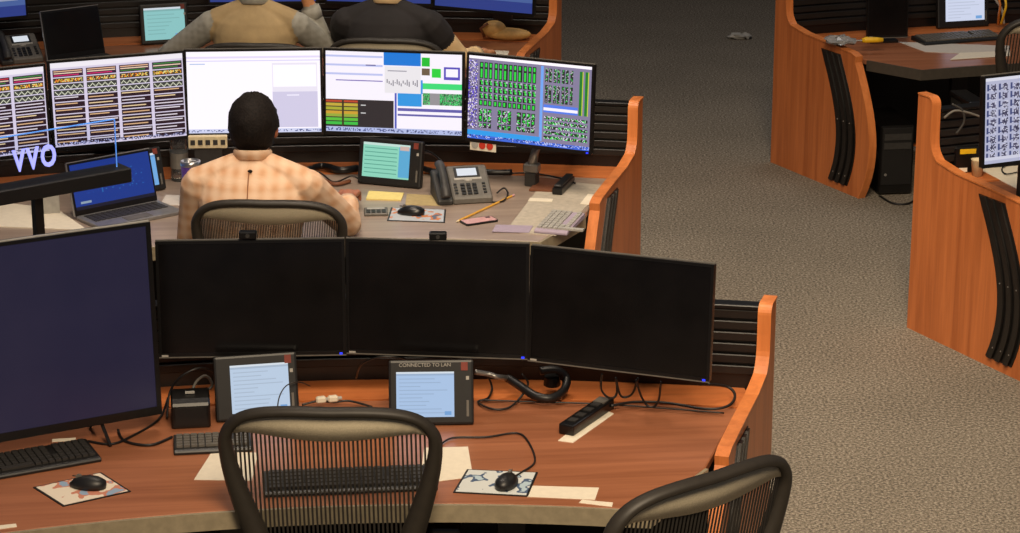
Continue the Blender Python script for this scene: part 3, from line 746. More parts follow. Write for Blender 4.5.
# the man in the peach shirt; right hand forward on the desk, left hand on the desk
person('black-haired man in a peach checked shirt seated with his back to us', (-1.03, 9.45, 0), R(-3), .22,
       (((-.255, .24, .74), (-.16, .48, .765), (.35, 1, -.15), (0, 0, -1)), ((.315, .36, .775), (.275, .68, .785), (0, 1, -.06), (0, 0, -1))),
       PEACH, PEACH, PEACH, SKIN, HAIR, .005, zoff=-.045, pleat=True)
person('man in a tan vest and grey shirt at the top with one hand raised', (-1.30, 12.40, 0), R(-6), .10,
       (((-.42, .12, .82), (-.50, .34, .765), (-.1, 1, -.2), (0, 0, -1)), ((.30, .20, .85), (.215, .16, 1.12), (-.2, .1, 1), (-1, 0, 0))),
       TANVEST, GREYSH, GREYSH, SKIN2, HAIR, .007)
person('man in a dark vest at the top with tan sleeves', (-.63, 12.42, 0), R(-8), .10,
       (((-.25, .24, .80), (-.14, .46, .765), (.2, 1, -.1), (0, 0, -1)), ((.32, .16, .80), (.38, .46, .765), (.1, 1, -.1), (0, 0, -1))),
       DARKVEST, TANSL, TANSL, SKIN2, HAIR, .007, vest=True)

# ------------------------------------------------------------------ edge-lit sign above the left of the nearest console
def text_mesh(name, body, size, m, parent, extrude=.001, align='CENTER'):
    cu = bpy.data.curves.new(name, 'FONT'); cu.body = body; cu.size = size; cu.extrude = extrude; cu.offset = .0025 if len(body) < 5 else 0; cu.align_x = align; cu.resolution_u = 3; cu.space_character = 1.0 if len(body) > 4 else 1.22
    tmp = bpy.data.objects.new(name, cu); C.objects.link(tmp)
    dg = bpy.context.evaluated_depsgraph_get(); me = bpy.data.meshes.new_from_object(tmp.evaluated_get(dg)); bpy.data.objects.remove(tmp, do_unlink=True)
    me.materials.clear(); me.materials.append(m); o = bpy.data.objects.new(name, me); C.objects.link(o); o.parent = parent
    return o
def sign():
    r = atY(126, 178, 8.18); l = atY(0, 193, 7.90); d = (r-l); d.z = 0; yaw = math.atan2(d.y, d.x); d.normalize()
    zb = r.z + .008
    t = thing('desk_sign', 'edge-lit clear sign with glowing VVO letters on a black bar and post', 'sign', (r.x, r.y, .742), yaw)
    L = .82; z = zb - .742
    MB().box((-L/2, 0, z+.012), (L, .09, .050)).build('bar', BLACK, t, bevel=.004)
    pp = -(126-32)/290.0
    MB().box((pp, .02, z/2), (.030, .030, z)).build('post', SATIN, t); MB().box((pp, .02, .006), (.12, .09, .012)).build('base', SATIN, t)
    x1 = -.035; ht = .165
    MB().box((x1-.36, 0, z+.036+ht/2), (.72, .006, ht)).build('pane', ACRYLIC, t)
    MB().box((x1-.36, 0, z+.036+ht+.002), (.72, .006, .0028)).build('lit_edge', GLOWBLUE, t); MB().box((x1+.002, 0, z+.036+ht/2), (.002, .006, ht)).build('lit_edge', GLOWBLUE, t)
    o = text_mesh('lettering', 'VVO', .112, GLOWV, t, .003); o.rotation_euler = (math.pi/2, 0, 0); o.location = (x1-.30, -.004, z+.082); o.scale = (.62, .92, 1)
sign()

# ------------------------------------------------------------------ things on the desks
Z = .74
def quad(name, label, cat, px, m, z=Z, th=.0015, group=None, rim=None):
    p = [at(x, y, z) for x, y in px]; c = sum(p, Vector())/4
    o = MB().flat([(q.x-c.x, q.y-c.y) for q in p], 0, th).build(name, m)
    place(o, (c.x, c.y, z)); tag(o, label, cat, group); return o
def keyboard(label, pl, pr, depth=.15, body=None, keys=None, z=Z, width=None, group='keyboards', rows=5):
    c, yaw, L = front(pl, pr, z)
    t = thing('keyboard', label, 'keyboard', c, yaw, group); L = width or L
    m = MB().prism([(0, 0), (0, .012), (.01, .016), (depth-.01, .026), (depth, .022), (depth, 0)], lambda a, b: (-L/2, a, b), lambda a, b: (L/2, a, b)); m.build('body', body or BLACK, t, bevel=.003)
    m = MB(); n = int(L*.94/.0215)
    for r in range(rows):
        y = .02 + (depth-.035)*(r+.5)/rows; k = 0
        while k < n:
            wd = 5 if (r == 0 and k == 4) else 1
            if not (r > 1 and k in (int(n*.7),)):
                x = -L*.47 + L*.94*(k+wd/2)/n; m.box((x, y, .0195+.010*y/depth), (L*.94/n*wd-.004, (depth-.035)/rows-.004, .008))
            k += wd
    stuff(m.build('keys', keys or DGREY, t))
    return t
def mouse(label, px, py, yaw, m, z=Z):
    p = at(px, py, z); t = thing('mouse', label, 'mouse', p, yaw, 'computer mice')
    v = []; f = []; n = 20; H_ = [(0, 1.0), (.010, 1.03), (.022, .92), (.032, .62), (.037, .25), (.038, .02)]
    for h, k in H_:
        for i in range(n):
            a = 2*math.pi*i/n; v.append((.032*k*math.cos(a)*(1-.12*math.sin(a)), .058*k*math.sin(a) - (.006 if h > .02 else 0), h))
    for j in range(len(H_)-1):
        for i in range(n): f.append((j*n+i, j*n+(i+1) % n, (j+1)*n+(i+1) % n, (j+1)*n+i))
    f += [tuple(range(n-1, -1, -1)), tuple((len(H_)-1)*n+i for i in range(n))]
    MB().add(v, f).build('shell', m, t, smooth=True)
    MB().tube([(-.004, .028, .031), (.004, .028, .031)], .010, 12).build('wheel', MGREY, t)
    MB().box((0, .034, .0335), (.0015, .03, .004)).build('button_seam', DGREY, t)
    return t
def picture_mat(name, a, b, c_, sc):
    m = bpy.data.materials.new(name); m.use_nodes = True; nt = m.node_tree; bs = nt.nodes['Principled BSDF']; bs.inputs['Roughness'].default_value = .6
    tc = nt.nodes.new('ShaderNodeTexCoord'); n = nt.nodes.new('ShaderNodeTexNoise'); n.inputs['Scale'].default_value = sc; n.inputs['Detail'].default_value = 2
    r = nt.nodes.new('ShaderNodeValToRGB'); r.color_ramp.interpolation = 'CONSTANT'; e = r.color_ramp.elements
    e[0].position = 0; e[0].color = (*lin(a), 1); e[1].position = .55; e[1].color = (*lin(b), 1); k = e.new(.62); k.color = (*lin(c_), 1)
    nt.links.new(tc.outputs['Object'], n.inputs[0]); nt.links.new(n.outputs['Fac'], r.inputs[0]); nt.links.new(r.outputs[0], bs.inputs['Base Color']); return m
def mouse_pad(label, px, m, z=Z):
    p = [at(x, y, z) for x, y in px]; c = sum(p, Vector())/4
    t = thing('mouse_pad', label, 'mouse pad', (c.x, c.y, z), 0, 'mouse pads')
    q = [(a.x-c.x, a.y-c.y) for a in p]
    MB().flat(q, 0, .003).build('backing', BLACK, t); MB().flat([(x*.94, y*.94) for x, y in q], .0028, .0036).build('picture', m, t)
def touch_panel(label, bl, br, h, cv, tilt, strength=.8, z=Z, off=(0, 0), title=None, depth=.035, fill=(.80, .72), foot=True):
    c, yaw, w = front(bl, br, z); t = thing('touch_panel', label, 'tablet', c, yaw, 'touch panels')
    T = Matrix.Rotation(-tilt, 3, 'X')
    def bx(cc, d): return MB().box(T @ Vector(cc) + Vector((0, 0, .006)), d, T)
    bx((0, depth/2, h/2), (w, depth, h)).build('housing', BLACK, t, bevel=.008, seg=2)
    sw, sh = w*fill[0], h*fill[1]
    o = screen(cv, sw, sh, (off[0]*w, -.001, h/2+off[1]*h), t, strength); o.location = (0, 0, .006); o.rotation_euler = (-tilt, 0, 0)
    bx((w/2-.02, -.001, h*.25), (.008, .003, h*.25)).build('side_label', MGREY, t); bx((w/2-.02, -.001, h*.72), (.010, .003, .012)).build('button', LGREY, t)
    bx((w/2-.03, -.001, h*.90), (.022, .002, h*.13)).build('red_label', mat('maroon_label', (120, 48, 36), .6), t)
    if title:
        x = text_mesh('lettering', title, .017, LGREY, t, .0004); x.rotation_euler = (math.pi/2-tilt, 0, 0); q = T @ Vector((-.02, -.003, h*.90)) + Vector((0, 0, .006)); x.location = q
    if foot:
        top = T @ Vector((0, depth, h*.6)); MB().prism([(depth*.6, .0), (top.y, top.z), (top.y+.06, 0)], lambda a, b: (-.04, a, b), lambda a, b: (.04, a, b)).build('stand', BLACK, t)
        MB().box((0, .09, .004), (w*.5, .16, .008)).build('foot', BLACK, t)
    return t
def cable(label, pts, r=.004, m=None, name='cable', grp='loose cables'):
    P = [at(*p) for p in pts]; c = P[0].copy(); c.z = min(p.z for p in P)
    o = MB().tube([p-c for p in smoothpath(P, 6)], r, 6).build(name, m or BLACK, smooth=True); place(o, c); return tag(o, label, 'cable', grp)

PIC1 = picture_mat('beach_print', (226, 214, 196), (196, 128, 104), (140, 164, 190), 14)
PIC2 = picture_mat('blue_print', (206, 210, 208), (70, 90, 120), (176, 196, 206), 16)
# nearest desk, left end
keyboard('black keyboard below the large navy screen', (-28, 485), (102, 462), .165, group='keyboards on the nearest desk')
MB_ = MB().box((0, 0, .0), (.075, .02, .003)).build('label_strip', PAPER); p_ = at(64, 441, Z+.026); place(MB_, (p_.x, p_.y, p_.z+.004), R(10)); tag(MB_, 'small white label stuck on the top of the left keyboard', 'label')
mouse_pad('beach picture mouse pad under the left mouse', [(33, 488), (63, 507), (131, 492), (101, 473)], PIC1)
mouse('black mouse on the beach picture pad at the left', 88, 487, R(78), BLACK, Z+.0036)
keyboard('small black keyboard beside the black box, half hidden by the chair', (174, 456), (252, 452), .13, group='keyboards on the nearest desk', keys=MGREY)
keyboard('black keyboard seen through the mesh of the middle chair', (264, 498), (438, 491), .165, group='keyboards on the nearest desk')
touch_panel('touch panel with a pale blue page behind the middle chair', (217, 424), (300, 418), .215, blue_list(60, 48), R(16), .85, off=(.04, -.02), fill=(.70, .74))
touch_panel('touch panel marked connected to LAN right of the middle chair', (389, 427), (474, 426), .213, blue_list(60, 48, (178, 206, 242), 5), R(16), .85, off=(-.07, -.03), title='CONNECTED TO LAN', fill=(.68, .70))
def black_box():
    c, yaw, L = front((172, 430), (211, 428), Z); t = thing('speaker_box', 'small black box left of the first touch panel', 'box', c, yaw)
    MB().prism([(0, 0), (0, .085), (.02, .10), (.11, .105), (.11, 0)], lambda a, b: (-L/2, a, b), lambda a, b: (L/2, a, b)).build('body', SATIN, t, bevel=.006)
    MB().box((0, .06, .106), (.03, .015, .004)).build('badge', LGREY, t); MB().box((0, -.001, .045), (L*.8, .003, .06)).build('front_plate', BLACK, t)
black_box()
quad('paper_sheet', 'white sheet sticking out left of the middle chair', 'paper', [(194, 480), (252, 481), (258, 453), (212, 452)], PAPER, group='papers on the nearest desk')
quad('paper_sheet', 'white sheet right of the middle chair under the touch panel', 'paper', [(420, 484), (473, 477), (468, 447), (424, 448)], PAPER, group='papers on the nearest desk')
quad('paper_strip', 'white paper strip right of the blue mouse pad', 'paper', [(527, 497), (595, 500), (599, 488), (531, 486)], PAPER, group='papers on the nearest desk')
quad('paper_strip', 'narrow white slip at the front edge by the turned chair', 'paper', [(579, 503), (612, 507), (613, 503), (582, 500)], PAPER, group='papers on the nearest desk')
quad('paper_strip', 'white slip in the bottom left corner', 'paper', [(-12, 531), (17, 527), (16, 524), (-12, 527)], PAPER, group='papers on the nearest desk')
mouse_pad('blue and grey picture mouse pad right of the middle chair', [(453, 493), (528, 497), (538, 473), (467, 470)], PIC2)
mouse('black mouse on the blue picture pad', 507, 485, R(-20), BLACK, Z+.0036)
def remote(label, a, b, wd, ht, m, z=Z, cat='power strip', name='power_strip'):
    p, q = at(*a, z), at(*b, z); d = q-p; L = d.length; t = thing(name, label, cat, (p+q)/2, math.atan2(d.y, d.x))
    MB().box((0, 0, ht/2), (L, wd, ht)).build('body', m, t, bevel=.005, seg=2); return t, L
t_, L_ = remote('long black power strip lying on white paper at the right of the nearest desk', (566, 435), (607, 407), .055, .035, SATIN, Z+.0016)
MB().box((L_/2-.04, 0, .037), (.05, .04, .006)).build('end_cap', MGREY, t_)
for k in range(4): MB().box((-L_/2+.05+k*.055, 0, .0365), (.03, .028, .004)).build('socket', DGREY, t_)
quad('paper_strip', 'white paper under the black power strip', 'paper', [(558, 441), (573, 443), (614, 414), (600, 408)], PAPER, group='papers on the nearest desk')
# loose cables of the nearest desk
sh = .746
cable('black cable looping on the desk right of the large screen', [(118, 430, sh), (125, 441, sh), (150, 445, sh), (172, 437, sh)], .0045)
cable('black cable running from the large screen along the desk', [(88, 441, sh), (110, 444, sh), (128, 438, sh), (158, 420, sh), (168, 398, .78)], .004)
cable('black cable arching behind the black box', [(167, 418, .75), (170, 392, .82), (182, 376, .88), (200, 368, .90), (214, 372, .86)], .004)
cable('pale cable twisted beside the first touch panel', [(190, 398, .80), (196, 382, .84), (206, 376, .84), (212, 386, .80), (200, 394, .78)], .005, MGREY)
cable('thin cable bent in front of the first touch panel', [(277, 415, .80), (279, 398, .84), (286, 386, .86), (298, 382, .86), (310, 386, .80)], .0022, DGREY)
cable('black cable with white plugs between the two touch panels', [(302, 405, .75), (318, 401, .76), (334, 402, .76), (350, 401, .76), (372, 407, .75)], .004)
cable('black cable hanging under the middle monitor', [(356, 378, .80), (362, 364, .88), (380, 357, .92), (402, 358, .91), (412, 364, .86)], .0035)
cable('mouse cable curving across the desk from the right mouse', [(438, 447, sh), (452, 438, sh), (486, 437, sh), (516, 433, sh), (528, 441, sh), (535, 461, sh), (522, 472, sh), (511, 478, .75)], .0032)
cable('bundle of pale wires right of the second touch panel', [(475, 372, .84), (488, 374, .83), (498, 377, .82), (508, 378, .80)], .010, CHROME)
cable('black wire loop hanging right of the second touch panel', [(488, 376, .80), (492, 388, .76), (488, 398, .755), (478, 402, .75), (492, 409, .75), (508, 408, .75), (520, 398, .76), (528, 384, .80), (522, 374, .84)], .004)
cable('thick black cable curled in a hook on the shelf', [(508, 378, .80), (520, 386, .79), (536, 396, .775), (552, 398, .77), (564, 390, .775), (566, 378, .80), (556, 370, .83), (540, 371, .83)], .015)
hook = [o for o in C.objects if o.get('label', '').startswith('thick black cable curled')][0]
p_ = at(552, 384, .775) - hook.location
MB().tube([p_, p_ + Vector((0, -.004, .03))], [.030, .026], 14).build('end_plug', SATIN, hook)
cable('black cable along the seam of the rear shelf', [(480, 400, .752), (540, 402, .752), (600, 404, .752), (660, 408, .752), (724, 413, .752)], .003)
cable('long black cable looping below the right monitor', [(611, 406, .76), (634, 402, .76), (668, 403, .755), (706, 409, .755), (728, 406, .76), (735, 396, .775), (728, 387, .79), (708, 384, .82)], .005)
cable('cable hanging left below the right black monitor', [(602, 374, .90), (601, 388, .83), (606, 396, .80), (613, 398, .79), (617, 392, .81), (616, 378, .88)], .004)
cable('cable hanging centrally below the right black monitor', [(616, 378, .88), (621, 396, .80), (632, 394, .81), (638, 378, .88)], .004)
cable('cable hanging right below the right black monitor', [(636, 380, .88), (642, 398, .79), (650, 407, .757), (658, 402, .78), (661, 382, .88)], .004)
for lab, x, y in (('white plug left on the shelf between the touch panels', 321, 403), ('white plug right on the shelf between the touch panels', 333, 402)):
    p = at(x, y, .76); t_ = thing('plug', lab, 'plug', p, R(15), 'white plugs'); MB().box((0, 0, .012), (.034, .022, .022)).build('body', PAPER, t_, bevel=.005); MB().tube([(.017, 0, .012), (.03, 0, .012)], .006, 8).build('strain_relief', LGREY, t_)

# middle desk
touch_panel('touch panel with a mint green page right of the man in peach', (357, 184), (420, 190), .205, green_list(56, 42), R(12), .85, off=(-.06, .03), fill=(.74, .74))
def desk_phone(label, pl, pr, z=Z, sc=1.0, lit=.9, fs=None):
    c, yaw, L = front(pl, pr, z); t = thing('desk_phone', label, 'telephone', c, yaw, 'desk telephones'); w = L
    pr_ = [(0, 0), (0, .03), (.17*sc, .125*sc), (.20*sc, .12*sc), (.20*sc, 0)]
    MB().prism(pr_, lambda a, b: (-w*.22, a, b), lambda a, b: (w/2, a, b)).build('body', MGREY if fs is None else fs, t, bevel=.006)
    MB().prism([(0, 0), (0, .022), (.17*sc, .112*sc), (.20*sc, .107*sc), (.20*sc, 0)], lambda a, b: (-w/2, a, b), lambda a, b: (-w*.22, a, b)).build('cradle', DGREY, t, bevel=.005)
    ang = math.atan2(.095*sc, .17*sc); M = Matrix.Rotation(ang, 3, 'X')
    on = lambda x, u, h: Vector((x, 0, .03)) + M @ Vector((0, u, h))
    hs = [on(-w*.36, u, h) for u, h in ((-.01, .018), (.02, .032), (.06, .042), (.11, .044), (.16, .036), (.195*sc, .02))]
    MB().tube(smoothpath(hs, 4), [(.022*sc, .018*sc) if (i < 6 or i > 14) else (.017*sc, .014*sc) for i in range(21)], 10, flat=(1, 0, 0)).build('handset', DGREY, t, smooth=True)
    o = screen(Canvas(6, 4, (226, 232, 240)), w*.36, .045*sc, (w*.12, 0, 0), t, lit, 'display'); o.rotation_euler = (ang-math.pi/2, 0, 0); o.location = on(0, .155*sc, .003)
    fr = MB().box(on(w*.12, .155*sc, .0), (w*.46, .062*sc, .004), M).build('display_frame', SATIN, t)
    MB().ball(on(w*.12, .108*sc, .0), (.018*sc, .010*sc, .006), 12, 6, M).build('navigation_key', LGREY, t, smooth=True)
    MB().box(on(w*.12, .116*sc, 0), (w*.5, .012*sc, .004), M).build('silver_bar', LGREY, t)
    m = MB()
    for r in range(4):
        for k in range(3): m.box(on(w*.10+(k-1)*.026*sc, .024*sc+r*.018*sc, .002), (.019*sc, .012*sc, .006), M)
    for r in range(4):
        for sx in (-.14, .38): m.box(on(w*sx, .028*sc+r*.018*sc, .002), (.014*sc, .009*sc, .005), M)
    stuff(m.build('keypad', SATIN, t)); return t
desk_phone('grey desk telephone with a small lit display right of the mint page', (438, 206), (493, 203))
cable('black telephone cord curling behind the grey desk telephone', [(497, 193, .76), (504, 188, .77), (508, 194, .75), (503, 201, .746), (492, 202, .746)], .004)
quad('note_pad', 'yellow paper notes in front of the mint green touch panel', 'paper', [(366, 200), (401, 201), (404, 194), (369, 192)], NOTE, th=.006)
quad('paper_card', 'khaki card between the yellow notes and the telephone', 'paper', [(405, 205), (440, 206), (441, 196), (407, 194)], mat('khaki_card', (170, 150, 104), .8))
t_ = thing('calculator', 'small grey calculator by the hand of the man in peach', 'calculator', at(376, 213, Z), R(4))
MB().box((0, 0, .006), (.10, .10, .012)).build('body', MGREY, t_, bevel=.003); MB().box((0, .028, .0125), (.075, .022, .002)).build('display', LGREY, t_)
m_ = MB()
for r in range(3):
    for k in range(4): m_.box((-.033+k*.022, -.035+r*.018, .013), (.016, .012, .004))
stuff(m_.build('keys', DGREY, t_))
mouse_pad('grey and orange picture mouse pad in front of the man in peach', [(387, 221), (445, 223), (446, 210), (391, 208)], picture_mat('machine_print', (176, 182, 190), (196, 120, 70), (90, 100, 120), 18))
mouse('black mouse on the grey and orange pad', 411, 214, R(80), SATIN, Z+.0036)
def pencil():
    a, b = at(456, 222, Z+.005), at(514, 195, Z+.005); d = b-a; t = thing('pencil', 'long yellow pencil lying in front of the grey telephone', 'pencil', a, math.atan2(d.y, d.x)); L = d.length
    MB().tube([(.02, 0, 0), (L-.02, 0, 0)], .005, 6).build('shaft', mat('pencil_yellow', (214, 160, 60), .5), t); MB().tube([(0, 0, 0), (.02, 0, 0)], [.001, .005], 6).build('tip', CREAM, t); MB().tube([(L-.02, 0, 0), (L, 0, 0)], .0052, 8).build('eraser', PINK, t)
pencil()
t_ = thing('mobile_phone', 'pink mobile phone lying face up below the pencil', 'phone', at(479, 222, Z), R(28)); MB().flat(rrect(.15, .072, .01), 0, .009).build('case', SATIN, t_); MB().flat(rrect(.142, .064, .008), .0088, .0096).build('glass', PINK, t_)
MB().box((.05, .018, .0098), (.02, .016, .001)).build('camera_patch', SATIN, t_)
quad('desk_mat', 'pale grey desk mat at the right of the middle desk', 'desk mat', [(505, 232), (556, 236), (608, 186), (545, 180)], mat('pale_mat', (178, 168, 152), .7), th=.002)
quad('notebook', 'brown notebook left of the black stapler', 'notebook', [(529, 191), (552, 192), (562, 181), (540, 179)], BROWN, z=Z+.0025, th=.008)
t_, L_ = remote('black stapler on the mat of the middle desk', (557, 195), (570, 182), .045, .03, SATIN, Z+.0025, 'stapler', 'stapler')
MB().box((0, 0, .036), (L_*.92, .034, .012)).build('top_arm', BLACK, t_, bevel=.003)
keyboard('lavender grey keyboard at the right corner of the middle desk', (534, 233), (567, 236), .27, body=LAVENDER, keys=LGREY, z=Z+.0025, group='keyboards on the middle desk', rows=8)
quad('paper_card', 'lavender card left of the lavender keyboard', 'paper', [(492, 232), (529, 233), (533, 226), (496, 225)], LAVENDER, z=Z+.0025, th=.002)
for lab, px in (('long pale paper strip behind the lavender keyboard', [(528, 201), (552, 202), (553, 199), (530, 198)]), ('pale paper note right of the stapler', [(580, 204), (590, 205), (597, 195), (588, 194)])):
    quad('paper_strip', lab, 'paper', px, PAPER, z=Z+.0025, group='papers on the middle desk')
t_ = thing('monitor_bracket', 'grey metal clamp hanging below the green grid monitor', 'bracket', at(532, 172, .80), R(-20))
MB().box((0, 0, .02), (.07, .05, .04)).build('clamp', CHROME, t_, bevel=.006); MB().tube([(0, 0, .03), (.01, .01, .09), (.03, .02, .13)], [.022, .018, .014], 10).build('neck', CHROME, t_, smooth=True); MB().box((0, 0, -.03), (.05, .06, .06)).build('foot', DGREY, t_, bevel=.004)
st = MB().box((0, 0, 0), (.125, .004, .05)).build('sticker', PAPER, NGRID, bevel=.001); st.location = (-.598/2+.085, -.012, 1.14-.742-.392/2-.012)
for k in range(3):
    q = MB().tube([(-.038+k*.036, -.002, 0), (-.038+k*.036, -.005, 0)], .016, 12).build('dot', REDM if k else LGREY, st)
# laptop, cup and bottle left of the man
def laptop(label, fl, fr, cv, depth, hh, lid_tilt, strength, shell, z=Z):
    c, yaw, L = front(fl, fr, z); t = thing('laptop', label, 'laptop', c, yaw, 'laptops')
    MB().flat(rrect(L, depth, .012, 3, 0, depth/2), 0, .016).build('base', shell, t, bevel=.003)
    m = MB()
    for r in range(5):
        for k in range(13): m.box((-L*.44+L*.88*(k+.5)/13, depth*.45+r*depth*.1, .017), (L*.88/13-.004, depth*.1-.004, .004))
    stuff(m.build('keys', DGREY, t)); MB().box((0, depth*.2, .0165), (L*.3, depth*.26, .002)).build('touchpad', MGREY, t)
    T = Matrix.Rotation(-lid_tilt, 3, 'X'); o0 = Vector((0, depth, .014))
    MB().box(o0 + T @ Vector((0, .005, hh/2)), (L, .010, hh), T).build('lid', SATIN, t, bevel=.003)
    if cv is not None:
        o = screen(cv, L*.95, hh*.86, (0, -.0012, hh*.53), t, strength); o.location = o0; o.rotation_euler = (-lid_tilt, 0, 0)
    else: MB().box(o0 + T @ Vector((0, -.0008, hh*.53)), (L*.95, .002, hh*.86), T).build('screen', SCREENOFF, t)
    m = MB(); m.box(o0 + T @ Vector((0, .004, hh+.002)), (L, .009, .004), T)
    m.box(o0 + T @ Vector((-L/2-.002, .004, hh/2)), (.004, .009, hh), T); m.build('lid_edge', SILVER, t)
laptop('open laptop with a bright blue screen behind the sign', (101, 231), (184, 214), laptop_blue(60, 40), .21, .225, R(14), .8, SILVER)
touch_panel('touch panel with a white and blue page behind the laptop', (114, 200), (167, 190), .19, blue_list(40, 32, (120, 180, 240), 8), R(14), .85, fill=(.74, .74))
def bottle():
    p = at(180, 180, Z); t = thing('water_bottle', 'clear plastic water bottle left of the man in peach', 'bottle', p, 0)
    MB().lathe([(.036, 0), (.040, .01), (.040, .15), (.036, .16), (.040, .17), (.040, .225), (.026, .265), (.017, .28)], n=18).build('body', CLEAR, t, smooth=True); MB().lathe([(.021, .279), (.021, .31)], n=16).build('cap', LGREY, t); MB().lathe([(.0408, .06), (.0408, .13)], n=18).build('label_band', mat('bottle_band', (120, 116, 110), .4), t)
    p = at(192, 203, Z); t = thing('tumbler', 'purple tumbler with a steel rim beside the man in peach', 'cup', p, 0)
    MB().lathe([(.030, 0), (.034, .006), (.042, .17)], n=20).build('body', PURPLE, t, smooth=True); MB().lathe([(.0425, .168), (.0435, .172), (.0435, .188), (.038, .19), (.037, .178), (.005, .176)], n=20).build('rim_lid', STEEL, t, smooth=True)
    MB().box((.008, .006, .182), (.03, .014, .012)).build('slider', SILVER, t)
bottle()
t_ = thing('switch_strip', 'cream switch strip with dark keys below the white page monitor', 'switch box', atY(208, 146, 10.66), R(3))
MB().box((0, 0, .02), (.17, .03, .055)).build('case', CREAM, t_, bevel=.003)
for k in range(5): MB().box((-.065+k*.033, -.016, .02), (.02, .005, .022)).build('key', DGREY, t_)
MB().box((0, .01, -.06), (.12, .02, .11)).build('leg', DGREY, t_)
quad('paper_sheet', 'large white sheets at the left end of the middle desk', 'paper', [(-30, 226), (88, 231), (56, 209), (-30, 200)], PAPER, th=.004, group='papers on the middle desk')
quad('paper_sheet', 'pale sheet between the laptop and the tumbler', 'paper', [(160, 205), (186, 206), (184, 196), (166, 195)], PAPERG, th=.002, group='papers on the middle desk')
t_ = thing('paper_box', 'pale grey box standing behind the black sign post', 'box', at(48, 212, Z), R(12)); MB().box((0, 0, .05), (.10, .08, .10)).build('carton', LGREY, t_, bevel=.002); MB().box((0, 0, .102), (.102, .082, .006)).build('lid', PAPERG, t_)
for i, (lab, pts) in enumerate((('dark cable running from the mint touch panel to the telephone', [(420, 150, .84), (430, 152, .84), (440, 160, .82), (446, 170, .78), (440, 178, .76)]),
        ('pale wires right of the mint green touch panel', [(421, 152, .83), (432, 154, .83), (441, 161, .81)]),
        ('black cable along the rear shelf of the middle desk', [(498, 174, .75), (530, 173, .75), (560, 178, .75), (575, 183, .75)]),
        ('dark cables left of the mint touch panel', [(300, 178, .76), (318, 172, .78), (334, 182, .75), (352, 176, .78), (362, 182, .75)]))):
    cable(lab, pts, .006 if i == 1 else .004, CHROME if i == 1 else BLACK)

cable('thick dark cable bundle on the shelf right of the man in peach', [(288, 166, .765), (305, 170, .765), (322, 166, .765), (340, 170, .765), (358, 168, .765)], .016, SATIN)
cable('thick dark cable bundle on the shelf behind the grey telephone', [(422, 168, .765), (440, 172, .765), (462, 168, .765), (486, 172, .765), (512, 172, .765)], .014, SATIN)
cable('dark brown cable lying before the cable bundle beside the man in peach', [(300, 180, .752), (316, 177, .752), (334, 184, .752), (350, 181, .752)], .009, BROWN)
# far console
desk_phone('desk telephone at the far left with a lit display', (2, 66), (44, 62), lit=.9, fs=MGREY)
laptop('dark open laptop with a thin silver edge at the top left', (64, 70), (122, 62), None, .2, .26, R(14), 0, BLACK)
touch_panel('touch panel with a pale teal page beside the man in the tan vest', (142, 46), (190, 43), .22, blue_list(40, 34, (150, 214, 214), 9), R(10), .8, fill=(.84, .80))
def pouch():
    p = at(503, 40, Z); t = thing('leather_pouch', 'tan leather pouch lying on the far desk by its right end', 'pouch', p, R(-8))
    MB().ball((.03, 0, .035), (.13, .06, .035), 20, 10).build('body', TAN, t, smooth=True); MB().ball((-.05, 0, .06), (.07, .05, .05), 16, 10).build('flap', TAN, t, smooth=True); MB().tube([(-.1, -.03, .02), (-.12, -.04, .07), (-.08, -.04, .1)], .008, 8).build('strap', BROWN, t, smooth=True)
pouch()
quad('paper_strip', 'pale paper strip at the front of the far desk', 'paper', [(468, 54), (508, 55), (509, 51), (470, 50)], PAPER, group='papers on the far desk')

# far right console
keyboard('black keyboard on the far right desk', (925, 46), (1004, 40), .17, keys=MGREY, group='keyboards on the far right desk')
touch_panel('touch panel with a pale page on the far right desk', (938, 30), (989, 27), .24, blue_list(44, 44, (214, 222, 246), 12), R(8), .9, fill=(.76, .78), off=(.03, .05))
quad('paper_sheet', 'grey sheet in front of the far right keyboard', 'paper', [(925, 52), (1010, 56), (1010, 46), (898, 42)], PAPERG, group='papers on the far right desk')
quad('paper_sheet', 'white sheet at the front edge of the far right desk', 'paper', [(950, 60), (1010, 56), (1010, 51), (960, 53)], PAPER, z=Z+.002, group='papers on the far right desk')
t_ = thing('screwdriver', 'yellow handled tool lying on the far right console', 'tool', at(862, 43, .80), R(5)); MB().tube([(0, 0, .014), (.02, 0, .016), (.08, 0, .016), (.115, 0, .014)], [.012, .017, .015, .012], 10).build('handle', YELLOW, t_, smooth=True); MB().tube([(-.10, 0, .012), (0, 0, .014)], .004, 8).build('shaft', CHROME, t_)
def bag():
    p = at(840, 44, .805); t = thing('plastic_bag', 'crumpled clear plastic bag on the end of the far right console', 'bag', p, R(-10)); rnd = random.Random(3)
    m = MB(); m.ball((0, 0, .02), (.09, .07, .022), 14, 8); m.v = [(x+rnd.uniform(-.012, .012), y+rnd.uniform(-.012, .012), max(.001, z+rnd.uniform(-.006, .008))) for x, y, z in m.v]
    m.build('film', mat('bag_film', (150, 150, 150), .2, alpha=.8), t); MB().box((.03, .0, .012), (.10, .05, .018)).build('contents', DGREY, t, bevel=.004)
bag()
for i, (lab, pts, m) in enumerate((('yellow cable hanging at the top right', [(1003, -12, .98), (1006, 4, .90), (1004, 14, .84), (1001, 24, .77)], YELLOW), ('orange cable beside the yellow cable at the top right', [(996, -12, .98), (1000, 4, .90), (999, 14, .84), (998, 24, .77)], mat('orange_cable', (190, 110, 40), .5)), ('white cable beside the yellow cable at the top right', [(992, -10, .98), (996, 0, .92), (1002, 10, .86), (1004, 24, .77)], LGREY))):
    cable(lab, pts, .007, m, grp='coloured cables on the far right console')
